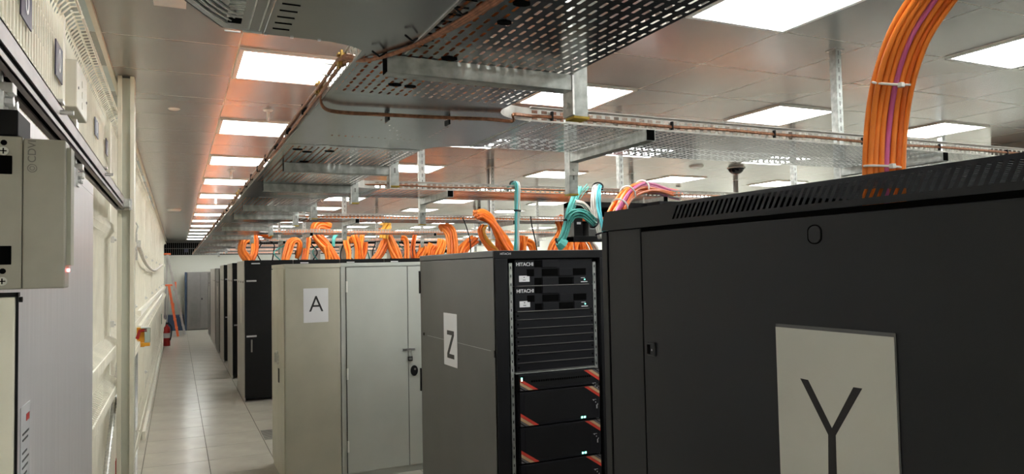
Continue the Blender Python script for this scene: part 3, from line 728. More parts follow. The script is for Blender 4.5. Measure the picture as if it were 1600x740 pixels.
# ================================================================== cable trays
TX0, TX1 = .372, .909; HW = .045; SP = .0243; LP = .040
def perf(L, W, hole, mb=None, x0=0, y0=0, sp=SP, lp=LP, zz=0):
    mb = mb or MB()
    nx = int(W/sp); nl = max(1, int(round(L/lp))); lp = L/nl; mx = (W-nx*sp)/2; b = len(mb.v)
    xs_ = [x0+mx+i*sp for i in range(nx+1)]; ys_ = [y0+j*lp for j in range(nl+1)]
    for y in ys_:
        for x in xs_: mb.v.append((x, y, zz))
    idx = lambda i, j: b+j*(nx+1)+i
    fstart = len(mb.f); rims = []
    for j in range(nl):
        for i in range(nx):
            c = (idx(i, j), idx(i+1, j), idx(i+1, j+1), idx(i, j+1))
            h = hole(i, j, nx, nl)
            if not h: mb.f.append(c); mb.m.append(0); continue
            cx = (xs_[i]+xs_[i+1])/2; cy = (ys_[j]+ys_[j+1])/2
            hw_, hl = (h if isinstance(h, tuple) else (.0036, .0135))
            q = len(mb.v); k = .6; rims.append(q)
            mb.v += [(cx-hw_*k, cy-hl, zz), (cx+hw_*k, cy-hl, zz), (cx+hw_, cy-hl+hw_*.7, zz), (cx+hw_, cy+hl-hw_*.7, zz), (cx+hw_*k, cy+hl, zz), (cx-hw_*k, cy+hl, zz), (cx-hw_, cy+hl-hw_*.7, zz), (cx-hw_, cy-hl+hw_*.7, zz)]
            mb.f += [(c[0], c[1], q+1, q), (c[1], q+2, q+1), (c[1], c[2], q+3, q+2), (c[2], q+4, q+3), (c[2], c[3], q+5, q+4), (c[3], q+6, q+5), (c[3], c[0], q+7, q+6), (c[0], q, q+7)]
            mb.m += [0]*8
    # sheet thickness: upper skin and the rims of the holes
    th = .0005; nv = len(mb.v)-b; nf0 = fstart; faces = mb.f[nf0:]
    mb.v += [(x, y, z+th) for x, y, z in mb.v[b:b+nv]]
    mb.f += [tuple(i+nv for i in f)[::-1] for f in faces]; mb.m += [0]*len(faces)
    for q in rims:
        for k in range(8):
            k2 = (k+1) % 8; mb.f.append((q+k, q+k2, q+k2+nv, q+k+nv)); mb.m.append(0)
    if mx > 1e-4:
        mb.poly([(x0, y0, zz), (x0+mx, y0, zz), (x0+mx, y0+L, zz), (x0, y0+L, zz)])
        mb.poly([(x0+W-mx, y0, zz), (x0+W, y0, zz), (x0+W, y0+L, zz), (x0+W-mx, y0+L, zz)])
    return mb
def side_wall(L, h=HW):      # wall in the YZ plane with two rows of slots, x = 0
    mb = MB(); n_ = max(1, int(round(L/.036))); p = L/n_
    zs2 = [0, h*.14, h*.38, h*.60, h*.84, h]
    for r_ in range(5):
        z0, z1 = zs2[r_], zs2[r_+1]
        if r_ in (1, 3):
            for j in range(n_):
                y0 = j*p
                mb.poly([(0, y0, z0), (0, y0+p*.2, z0), (0, y0+p*.2, z1), (0, y0, z1)])
                mb.poly([(0, y0+p*.8, z0), (0, y0+p, z0), (0, y0+p, z1), (0, y0+p*.8, z1)])
        else: mb.poly([(0, 0, z0), (0, L, z0), (0, L, z1), (0, 0, z1)])
    mb.box(-.003, .003, 0, L, h-.002, h+.002)
    return mb
W = TX1-TX0
holes = lambda i, j, nx, nl: 0 < j < nl-1
# ---- main tray
def section(parent, L, x, y, rot=0, cache={}):
    key = (round(L, 3), rot)
    if key not in cache:
        a_ = perf(L, W, holes if rot == 0 else (lambda i, j, nx, nl: (.0050, .0145) if 0 < j < nl-1 else False)).build('tray_base', M_galv); b_ = side_wall(L).build('tray_side', M_wallt)
        cache[key] = (a_.data, b_.data); bpy.data.objects.remove(a_); bpy.data.objects.remove(b_)
    pl = WL(parent)
    for nm, me, dx in (('tray_base', cache[key][0], 0), ('tray_side', cache[key][1], 0), ('tray_side', cache[key][1], W)):
        o = bpy.data.objects.new(nm, me); COL.objects.link(o); o.parent = parent
        if rot == 0: o.location = (x+dx-pl.x, y-pl.y, ZT-pl.z)
        else:
            o.location = (x-pl.x, y+(W-dx)-pl.y, ZT-pl.z); o.rotation_euler = (0, 0, -PI/2)
branches = [2.402, 4.50, 7.06, 9.62, 12.2, 14.8, 17.4, 20.0]
main = thing('cable_tray', 'main perforated steel tray running away above the rack ends', 'cable tray', (TX0, 0, ZT), 'perforated steel cable trays')
R_ = .15; teeh = W/2+R_
edges = []
yprev = -1.2
for yc in branches:
    edges.append((yprev, yc-teeh)); yprev = yc+teeh
edges.append((yprev, 20.9))
for a0, a1 in edges:
    if a1 > a0+.05: section(main, a1-a0, TX0, a0)
def teehole(i, j, nx, nl):
    if j == 5 and 6 < i < 20: return (.0045, .008)
    if j == nl-6 and 4 < i < nx-3: return (.003, .007)
    if i == nx-3 and 7 < j < nl-7 and j % 1 == 0: return (.003, .010)
    if abs((i-nx*.55)-(j-nl*.5)*.9) < .6 and 6 < j < nl-5: return (.0025, .008)
    return False
XT = 1.07
for yc in branches:
    L = 2*teeh; y0 = yc-teeh
    tb = perf(L, W, teehole, None, TX0, y0)
    # flared throat: fillets on the near and far side
    def arc(sg):
        return [(TX1+(XT-TX1)*(1-math.cos(a)), yc+sg*(W/2+R_-(R_)*math.sin(a)), 0) for a in [PI/2*k/8 for k in range(9)]]
    n_, f_ = arc(-1), arc(1)
    tb.poly(n_+f_[::-1])
    tb.v = [(x, y, ZT+.0005+z_) for x, y, z_ in tb.v]
    P(tb, 'tee_plate', M_sheet, main)
    for ar in (n_, f_):
        wm = MB()
        for p, q in zip(ar[:-1], ar[1:]): wm.poly([(p[0], p[1], ZT), (q[0], q[1], ZT), (q[0], q[1], ZT+HW), (p[0], p[1], ZT+HW)])
        P(wm, 'curved_side', M_wallt, main)
    P(MB().box(TX0-.001, TX0+.001, y0, y0+L, ZT, ZT+HW), 'tray_side', M_wallt, main)
    P(MB().box(XT-.004, XT+.002, yc-W/2, yc+W/2, ZT-.002, ZT), 'joint_strip', M_zinc, main)
    P(MB().box(TX0+.11, TX1, y0+L-.004, y0+L, ZT-.002, ZT), 'joint_strip', M_zinc, main)
P(MB().box(TX0+.001, TX0+.014, -1.2, 20.9, ZT-.0015, ZT), 'bottom_flange', M_sheet, main)
# black clips on the underside of the main tray
for (px, py, s) in ((617, 132, .018), (641, 135, .016), (702, 91, .020), (788, 35, .016), (815, 5, .018), (465, 233, .02), (480, 237, .02), (475, 252, .02), (515, 236, .02)):
    c_ = onz(px, py, ZT)
    P(MB().prism([(c_.x+s*math.cos(a), c_.y+s*.75*math.sin(a), ZT-.002) for a in [PI/4*k for k in range(8)]], (0, 0, .003)), 'black_clip', M_dark, main)
# ---- branches
BL = ['nearest cross tray branching right off the main tray', 'second cross tray, above the aqua cable drops', 'third cross tray behind the second one', 'fourth cross tray off the main tray', 'fifth cross tray off the main tray', 'sixth cross tray off the main tray', 'seventh cross tray off the main tray', 'farthest cross tray off the main tray']
for k, yc in enumerate(branches):
    r = thing('cable_tray', BL[k], 'cable tray', (XT, yc, ZT), 'perforated steel cable trays')
    nsec = 3 if k < 4 else 2
    for s in range(nsec): section(r, 2.6, XT+2.6*s, yc-W/2, 1)
    if k < 3:
        o = MB().box(XT, XT+2.6*nsec, yc-W/2-.012, yc-W/2, ZT+HW, ZT+HW+.003)
        P(o, 'top_flange', M_wallt, r)
# ---- left tee (nearest, branches over the aisle)
lt = thing('cable_tray_tee', 'solid steel tray tee overhead at top, branching left over the aisle', 'cable tray', (.2, 1.2, ZT), 'perforated steel cable trays')
zl_ = ZT-.004; J = .16*T/.545
yE = 3.118*T
out = [(.160, yE), (.160, .35), (.455, .35), (.455, yE-.10), (.50, 1.30)]
fil = [(.160, yE), (.270, yE)]+[(.27+.115*math.sin(a), yE+.055*(1-math.cos(a))*1.4) for a in [PI/2*k/7 for k in range(1, 8)]]
body = [(.160, .35)]+fil+[(.459, yE+.02), (.459, .35)]
P(MB().prism([(x, y, zl_) for x, y in body], (0, 0, .002)), 'plate', M_sheet, lt)
ew = MB()
for p, q in zip(fil[:-1], fil[1:]): ew.poly([(p[0], p[1], zl_), (q[0], q[1], zl_), (q[0], q[1], zl_+HW), (p[0], p[1], zl_+HW)])
P(ew, 'curved_side', M_sheet, lt)
P(MB().box(.459, .464, .35, yE+.02, zl_-.003, zl_+.001), 'seam_lip', M_zinc, lt)
sl = MB()
for k in range(22): sl.box(.466, .497, .62+.041*k, .6225+.041*k, ZT-.0015, ZT-.0005)
P(sl, 'seam_slits', M_dark, lt)
# bend piece that carries on to the left
be = thing('cable_tray_bend', 'ribbed grey tray bend at the top left end of the tee', 'cable tray', (.05, 1.3, ZT), 'perforated steel cable trays')
cA, cB, cC, cD = onz(346, 40, zl_), onz(318, 20, zl_), onz(290, -1, zl_), onz(262, -26, zl_)
bp = [(.158, yE-.010), (cA.x, cA.y), (cB.x, cB.y), (cC.x, cC.y), (cD.x, cD.y), (cD.x-.03, 1.05), (cD.x-.04, .35), (.158, .35)]
P(MB().prism([(x, y, zl_-.003) for x, y in bp], (0, 0, .002)), 'plate', M_sheet, be)
ew = MB()
for p, q in zip(bp[1:-2], bp[2:-1]): ew.prism([(p[0], p[1], zl_-.004), (q[0], q[1], zl_-.004), (q[0], q[1], zl_+HW), (p[0], p[1], zl_+HW)], (.002, .001, 0))
P(ew, 'edge_wall', M_greyrk, be)
for k in range(4):
    off = .018+.016*k
    pts = [(cA.x+.004+off*.3, cA.y-.010-off*1.2, zl_-.004), (cB.x+.4*off, cB.y-.008-off, zl_-.004), (cC.x+off*.6, cC.y-.006-off*.8, zl_-.004), (cD.x+off*.8, cD.y-.01-off*.5, zl_-.004)]
    P(MB().tube(catmull(pts, 5), .0022, 5), 'rib', M_zinc, be)
for k in range(8):
    yk = yE-.098-.020*k
    P(MB().tube([(.085, yk+.004, zl_-.004), (.096, yk, zl_-.004), (.112, yk-.001, zl_-.004)], .0018, 5), 'louvre_rib', M_zinc, be)
P(MB().box(.088, .112, yE-.085, yE-.060, zl_-.0045, zl_-.003), 'square_hole', M_dark, be)
P(MB().box(.118, .155, yE-.018, yE-.014, zl_-.0055, zl_-.003).box(.085, .115, yE-.010, yE-.006, zl_-.0055, zl_-.003), 'bright_edge', M_zinc, be)
for xk in (.128, .148): P(MB().tube([(xk, yE-.03, zl_-.004), (xk, .4, zl_-.004)], .0014, 5), 'fold_line', M_zinc, be)
ds = MB()
for k in range(9): ds.box(.172, .204, yE-.045-.036*k, yE-.0425-.036*k, zl_-.0012, zl_)
P(ds, 'dark_slit', M_dark, lt)
for xk in (.163, .215, .27): P(MB().box(xk-.003, xk+.003, yE-.004, yE+.002, zl_-.002, zl_+.001), 'rivet', M_paper, lt)

# ---- hanger poles and arms
def channel(mb, x, y, z0, z1, s=.041, open_dir=0):
    t = .0025
    mb.box(x, x+s, y, y+t, z0, z1)                # face toward -Y
    mb.box(x, x+t, y, y+s, z0, z1)                # face toward -X
    mb.box(x+s-t, x+s, y, y+s, z0, z1)
    return mb
def pole(x, y, z0, lab, arm=None, slots=True, m=M_galvp, cap=True, s=.041):
    r = thing('hanger_pole', lab, 'hanger pole', (x, y, z0), 'galvanised tray hanger poles')
    P(channel(MB(), x, y, z0, ZC, s), 'channel', m, r, .001)
    if slots:
        hmb = MB(); k = 0; zz = z0+.06
        while zz < ZC-.03: hmb.box(x+s*.40, x+s*.60, y-.0006, y+.001, zz, zz+.024); zz += .045
        tag(P(hmb, 'slots', M_greyrk, r), kind='stuff')
    P(MB().box(x-.012, x+s+.012, y-.012, y+s+.012, ZC-.004, ZC), 'ceiling_plate', M_zinc, r)
    if cap: P(MB().box(x-.002, x+s+.002, y-.002, y+s+.002, z0-.006, z0), 'end_cap', M_cap, r)
    if arm == 'X':      # arm reaches left under the main tray
        z1 = ZT-.001; z2 = z1-.041
        P(MB().box(x-.483, x-.006, y, y+.0025, z2, z1).box(x-.483, x-.006, y, y+.041, z2, z2+.0025).box(x-.483, x-.006, y+.0385, y+.041, z2, z1), 'arm', M_galvp, r, .001); ar = [o for o in r.children if o.name.startswith('arm')][0]
        P(MB().box(x-.484, x-.483, y+.003, y+.038, z2+.003, z1), 'arm_end', M_dark, ar)
        ap = P(MB().box(x-.006, x, y-.003, y+.048, z2-.062, z1), 'arm_plate', M_zinc, r, .001)
        P(disc((x-.006, y+.02, z2-.035), .008, (-1, 0, 0), .006, 6), 'bolt', M_zinc, ap)
    if arm == 'Y':      # arm reaches toward the camera under a cross tray
        z1 = ZT-.001; z2 = z1-.041
        P(MB().box(x, x+.0025, y-.56, y-.006, z2, z1).box(x, x+.041, y-.56, y-.006, z2, z2+.0025).box(x+.0385, x+.041, y-.56, y-.006, z2, z1), 'arm', M_galvp, r, .001)
        P(MB().box(x+.003, x+.038, y-.561, y-.560, z2+.003, z1), 'arm_end', M_dark, r)
        ap = P(MB().box(x-.002, x+.043, y-.006, y, z2-.055, z1), 'arm_plate', M_zinc, r, .001)
        P(disc((x+.02, y-.006, z2-.03), .008, (0, -1, 0), .006, 6), 'bolt', M_zinc, ap)
    return r
mp = [(1.57, 2.27), (3.30, 2.285), (4.135, 2.28), (5.5, 2.285), (6.4, 2.285), (8.2, 2.285), (10.4, 2.285), (13.0, 2.285), (16, 2.285), (19, 2.285)]
for k, (y, z0) in enumerate(mp):
    pole(.914, y, z0, '%s galvanised hanger pole with arm under the main tray' % ('nearest' if k == 0 else ORD[k]), 'X', k > 0)
for b_, yc in enumerate(branches[:5]):
    for k, x in enumerate((1.53, 3.18, 5.05, 6.6)):
        if b_ == 0 and x > 3.5: continue
        if b_ > 1 and k == 3: continue
        yy_ = yc+W/2+.012
        xx = x if not (b_ == 0 and k == 1) else 3.165
        pole(xx, yy_, 2.20, '%s hanger pole of the %s cross tray' % (ORD[k], ORD[b_]), 'Y', True)
for k, (px, py) in enumerate(((765, 263), (1151, 281), (749, 322), (1474, 211))):
    c_ = onz(px, py, ZC)
    pole(c_.x-.02, c_.y, 2.3 if k != 3 else 2.45, ['slim dark hanger pole beyond the second cross tray', 'slim dark hanger pole below the dome camera', 'far slim dark hanger pole left of the orange arch', 'thin pale hanger pole under a light at far right'][k], None, True, M_greyrk if k != 3 else M_galvp, False, .045)

# ---- copper earth cables
def cable(name, lab, pts, r, m, cat='cable', grp=None, n=8, seg=6):
    o = MB().tube(catmull(pts, n), r, seg).build(name, m, smooth=True); tag(o, lab, cat, grp); return o
xw = TX0-.008
e1 = thing('earth_cable', 'copper earth cable bundle running along the main tray edge', 'cable', (xw, 1.5, ZT), 'copper earth cables')
for k in range(3):
    dz = [.012, .020, .028][k]; dx = [0, -.006, -.002][k]
    pts = [(.560, .40, ZT-.010-.002*k), (.535, .80, ZT-.012), (.505+.004*k, 1.15, ZT-.012-.003*k), (.462+.003*k, 1.44, ZT-.010), (.400, 1.60, ZT-.008), (xw+dx, 1.72, ZT+dz)]
    pts += [(xw+dx+random.uniform(-.004, .004), 2.0+.7*q, ZT+dz+random.uniform(-.006, .006)) for q in range(27)]
    P(MB().tube(catmull(pts, 5), .0045, 6), 'strand', M_copper, e1, smooth=True)
for y in (1.735, 2.04, 4.9, 5.05, 5.3, 8.4):
    cl = P(MB().box(xw-.012, xw+.008, y-.011, y+.011, ZT+.010, ZT+.018).box(xw-.012, xw+.008, y-.011, y+.011, ZT+.034, ZT+.040).box(xw+.002, xw+.008, y-.011, y+.011, ZT+.010, ZT+.040), 'clamp', M_brass, e1, .001)
    for d_ in (-.014, .014): P(MB().tube([(xw-.004, y+d_, ZT+.006), (xw-.004, y+d_, ZT+.044)], .0035, 6), 'clamp_bolt', M_brass, cl)
for y in [.75, 1.0, 1.22, 1.40, 1.53]+[2.3+.35*k for k in range(40)]:
    x = .545-.0*y if y < .9 else (.505 if y < 1.2 else (.475 if y < 1.35 else (.435 if y < 1.45 else (.40 if y < 1.6 else xw))))
    if y > 1.6: P(MB().box(x-.010, x+.006, y-.003, y+.003, ZT+.004, ZT+.036), 'tie', M_blackp, e1)
    else: P(MB().tube([(x-.016, y-.008, ZT-.012), (x+.002, y, ZT-.020), (x+.016, y+.010, ZT-.010)], .0022, 5), 'tie', M_blackp, e1)
P(MB().tube([(xw-.030, 1.80, ZT+.030), (xw+.01, 1.80, ZT+.030)], .003, 8), 'stud', M_zinc, e1)
P(MB().tube([(xw-.026, 1.86, ZT+.018), (xw+.01, 1.86, ZT+.018)], .003, 8), 'stud', M_zinc, e1)
def tp(px, py, z=ZT-.012): v = onz(px, py, z); return (v.x, v.y, z)
e2p = [(xw, 2.04, ZT+.02)]+[tp(*q) for q in ((505, 166), (530, 174), (600, 178), (680, 182), (760, 185), (800, 188))]
e2 = thing('earth_cable', 'copper earth cable crossing under the tee to the right branch', 'cable', (.6, 2.1, ZT), 'copper earth cables')
yb = branches[0]-W/2-.006
xs2 = [1.15+.25*k for k in range(22)]
pth = e2p+[(.97, 2.05, ZT+.000), (1.07, yb, ZT+.018)]+[(x, yb, ZT+.022+random.uniform(-.004, .004)) for x in xs2]
for d in (0, .007):
    P(MB().tube(catmull([(p[0], p[1]-d*.3, p[2]-d*.6) for p in pth], 5), .004, 6), 'strand', M_copper, e2, smooth=True)
for x in [.60, .80]+xs2[::2]:
    if x < 1: P(MB().box(x-.003, x+.003, onz(590, 178, ZT).y-.02+.0, onz(590, 178, ZT).y+.02, ZT-.02, ZT-.004), 'tie', M_blackp, e2)
    else: P(MB().box(x-.003, x+.003, yb-.007, yb+.004, ZT+.006, ZT+.036), 'tie', M_blackp, e2)
for b_ in (1, 2):
    yb2 = branches[b_]-W/2-.006
    cable('earth_cable', 'copper earth cable clipped along the %s cross tray' % ORD[b_], [(.95, yb2, ZT+.02)]+[(1.2+.3*k, yb2, ZT+.02+random.uniform(-.004, .004)) for k in range(24)], .005, M_copper, 'cable', 'copper earth cables')

# ---- orange cables lying in the trays
def bed(name, lab, x0, x1, L0, L1, yc0, alongx=False, n_=9, layers=3, rr=.011):
    mb = MB()
    for l in range(layers):
        for k in range(n_-l):
            u = x0+(x1-x0)*(k+.5+.5*l)/n_
            pts = []; a_ = L0; ph = random.uniform(0, 6)
            while a_ < L1+.01:
                w_ = .008*math.sin(a_*1.7+ph)
                pz = ZT+(.016 if alongx else .020)+l*.019+.004*math.sin(a_*2.3+ph)
                pts.append((a_, u+w_, pz) if alongx else (u+w_, a_, pz)); a_ += .45
            mb.tube(pts, rr, 5, cap=False)
    o = mb.build(name, M_orange, smooth=True); tag(o, lab, 'cable bundle', 'orange cables lying in the trays', 'stuff'); return o
bed('cable_bed', 'mass of orange cables lying in the main tray, left side', TX0+.02, TX0+.24, -.9, 20.8, 0, False, 9, 3, .012)
for b_, yc in enumerate(branches):
    if b_ == 0: continue
    bed('cable_bed', 'orange cables lying in the %s cross tray' % ORD[b_], yc+.04, yc+.22, TX0+.2, 8.2 if b_ < 4 else 6.0, 0, True, 6, 2, .013)

# ================================================================== cable bundles
def bundle(lab, pts, n_, R, r, mats, name='cable_bundle', cat='cable bundle', grp=None, flat=.6, parts=False, ties=(), tie_m=M_white, sub=6, tie_r=None):
    path = catmull(pts, sub); rt = thing(name, lab, cat, tuple(pts[0]), grp)
    up_ = Vector((0, 0, 1)); frames = []
    a_prev = None
    for i, p in enumerate(path):
        t = (path[min(i+1, len(path)-1)]-path[max(i-1, 0)]).normalized()
        if a_prev is None:
            a_ = CR-t*CR.dot(t)
        else: a_ = a_prev-t*a_prev.dot(t)
        a_.normalize(); a_prev = a_; frames.append((p, a_, t.cross(a_)))
    joined = {}
    for k in range(n_):
        if n_ == 1: u = v = 0
        else:
            an = 2*PI*k*.618; ra = math.sqrt((k+.5)/n_)
            u, v = R*ra*math.cos(an), R*flat*ra*math.sin(an)
            if parts: c_i = k % (n_//2); u = R*(-1+2*c_i/(n_//2-1))+(R/(n_//2-1)*.9 if k < n_//2 else 0); v = (-.5 if k < n_//2 else .5)*R*flat
        m = mats[c_i % len(mats)] if parts else (mats[int((u/R+1)/2*len(mats)*.999)] if n_ > 1 else mats[0])
        ph = random.uniform(0, 6); am = R*(.03 if parts else .10)
        cp_ = [p+a_*(u+am*math.sin(ph+i*.35))+b_*(v+am*math.cos(ph+i*.3)) for i, (p, a_, b_) in enumerate(frames)]
        if parts: P(MB().tube(cp_, r, 10), 'cable', m, rt, smooth=True)
        else: joined.setdefault(m.name, (m, MB()))[1].tube(cp_, r, 6)
    for m, mb in joined.values(): P(mb, 'cables', m, rt, smooth=True)
    for f_ in ties:
        p, a_, b_ = frames[int(f_*(len(frames)-1))]
        rr = tie_r or R*1.12
        c_ = [p+a_*rr*math.cos(q)+b_*rr*(flat+.12 if parts else flat+.25)*math.sin(q) for q in [2*PI*k/20 for k in range(21)]]
        tie = P(MB().tube(c_, .0022 if parts else .006, 5), 'cable_tie', tie_m, rt)
        if parts:
            hd = p-b_*rr*(flat+.2)+a_*rr*.25; P(MB().box(hd.x-.004, hd.x+.004, hd.y-.004, hd.y+.004, hd.z-.004, hd.z+.004), 'tie_head', tie_m, tie, .001)
    return rt
# the big one rising from rack Y
def rp_(px, py, f): d = ray(px, py); return (d.x*f, d.y*f, EYE+d.z*f)
near = [rp_(1379, 330, 1.20), rp_(1379, 272, 1.20), rp_(1383, 200, 1.20), rp_(1393, 130, 1.18), rp_(1416, 60, 1.15), rp_(1453, 0, 1.12), rp_(1500, -60, 1.08), rp_(1560, -120, 1.05), (1.02, .36, 2.47), (.93, .18, 2.50), (.80, -.02, 2.45), (.74, -.35, 2.42)]
bundle('thick bundle of orange and pink cables rising from the charcoal rack', near, 14, .0275, .0047, [M_orange, M_orange, M_orange, M_pink, M_orange, M_orange2, M_orange], parts=True, ties=(.12, .273), flat=.32, sub=6)
# the arch on the second cross tray
Yb = branches[1]-W/2
def q_(px, py, y): v = ony(px, py, y); return tuple(v)
bundle('orange and pink cable arch leaving the second cross tray', [q_(955, 345, 3.7), q_(966, 325, 3.75), q_(981, 302, 3.85), q_(1000, 293, 3.98), q_(1020, 294, 4.1), q_(1042, 300, 4.25), q_(1060, 304, 4.4)], 14, .045, .011, [M_orange, M_orange, M_pink, M_orange2], ties=(.2, .35, .55), flat=.7)
# aqua drops
bundle('straight aqua cable bundle dropping to the roof of rack Z', [(2.02, 4.42, 2.41), (2.02, 4.30, 2.435), (2.012, 4.215, 2.43), (2.006, 4.20, 2.36), (2.0, 4.2, 2.2), (1.996, 4.2, 2.08), (1.99, 4.2, 1.975)], 11, .0165, .0042, [M_aqua, M_cyan, M_whitec, M_aqua], ties=(.18, .62), tie_m=M_blackp, flat=.8, tie_r=.021)
bundle('aqua and white cable drop ending beside the charcoal rack', [q_(940, 300, 4.4), q_(934, 292, 4.25), q_(931, 300, 4.18), q_(931, 325, 4.15), q_(936, 350, 4.12), q_(941, 372, 4.1)], 14, .032, .0048, [M_whitec, M_whitec, M_whitec, M_cyan, M_cyan], ties=(.2, .95), tie_m=M_blackp, flat=.6)
bundle('aqua cables looping around the black patch box', [q_(905, 292, 4.15), q_(898, 310, 4.12), q_(890, 330, 4.1), q_(888, 345, 4.1), q_(884, 358, 4.1), q_(877, 374, 4.1), q_(871, 380, 4.12)], 11, .026, .0048, [M_aqua], ties=(.5, .95), tie_m=M_blackp)
bundle('aqua cables sweeping right from the black patch box', [q_(888, 345, 4.08), q_(896, 334, 4.06), q_(910, 334, 4.05), q_(924, 344, 4.06), q_(930, 350, 4.08)], 11, .030, .0048, [M_aqua, M_aqua], tie_m=M_blackp, ties=(.95,))
bundle('thin white cables arching in front of the patch box', [q_(899, 315, 4.09), q_(912, 318, 4.07), q_(922, 330, 4.07), q_(930, 350, 4.08)], 5, .020, .0035, [M_whitec])
bundle('loose aqua strands fanning over the tray edge', [q_(917, 290, 4.2), q_(908, 300, 4.16), q_(899, 312, 4.12)], 4, .025, .003, [M_aqua])
# black patch box
pb = thing('patch_box', 'black open patch box above the roof of rack Z', 'patch box', (2.4, 4.18, 2.05))
bx0, bx1, by0, by1, bz0, bz1 = 2.43, 3.12, 4.22, 4.35, 2.055, 2.325
P(MB().box(bx0, bx0+.004, by0, by1, bz0, bz1), 'side', M_greyrk, pb, .002)
P(MB().box(bx0, bx1, by0-.003, by1, bz1-.035, bz1), 'top', M_black, pb)
P(MB().box(bx0, bx1, by0-.005, by1, bz0, bz0+.035), 'base', M_black, pb, .002)
P(MB().box(bx1-.02, bx1, by0, by1, bz0, bz1), 'side', M_black, pb)
P(MB().box(bx0, bx1, by1-.01, by1, bz0, bz1), 'back', M_dark, pb)
P(MB().box(bx0+.004, bx0+.07, by0-.002, by0+.01, bz0+.03, bz1-.1), 'bracket', M_black, pb, .002)
P(MB().box(bx0+.13, bx0+.20, by0+.02, by0+.1, bz0+.036, bz0+.13), 'cassette', M_greyrk, pb, .002)
P(MB().box(bx0+.20, bx0+.29, by0+.02, by0+.1, bz0+.036, bz0+.125), 'cassette', M_groove, pb, .002)
P(MB().box(bx0+.02, bx0+.05, by0-.013, by0-.010, bz0+.115, bz0+.13), 'silver_mark', M_paper, pb)
P(MB().box(bx0+.13, bx1-.02, by0+.0, by0+.01, bz0+.083, bz0+.089), 'bar', M_galvp, pb)
for s in (bx0+.05, bx1-.05): P(MB().tube([(s, by1-.04, bz1), (s, by1-.04, ZT)], .006, 6), 'hanger_rod', M_zinc, pb)
P(MB().box(bx0+.05, bx1-.05, by0+.03, by0+.1, bz0+.14, bz0+.17), 'cable_pass', M_orange2, pb)
bt = MB().tube([q_(873, 377, 4.1), q_(880, 383, 4.1)], [.03, .045], 10).build('cable_gland', M_aqua); tag(bt, 'frayed aqua cable end tied below the patch box', 'cable end')

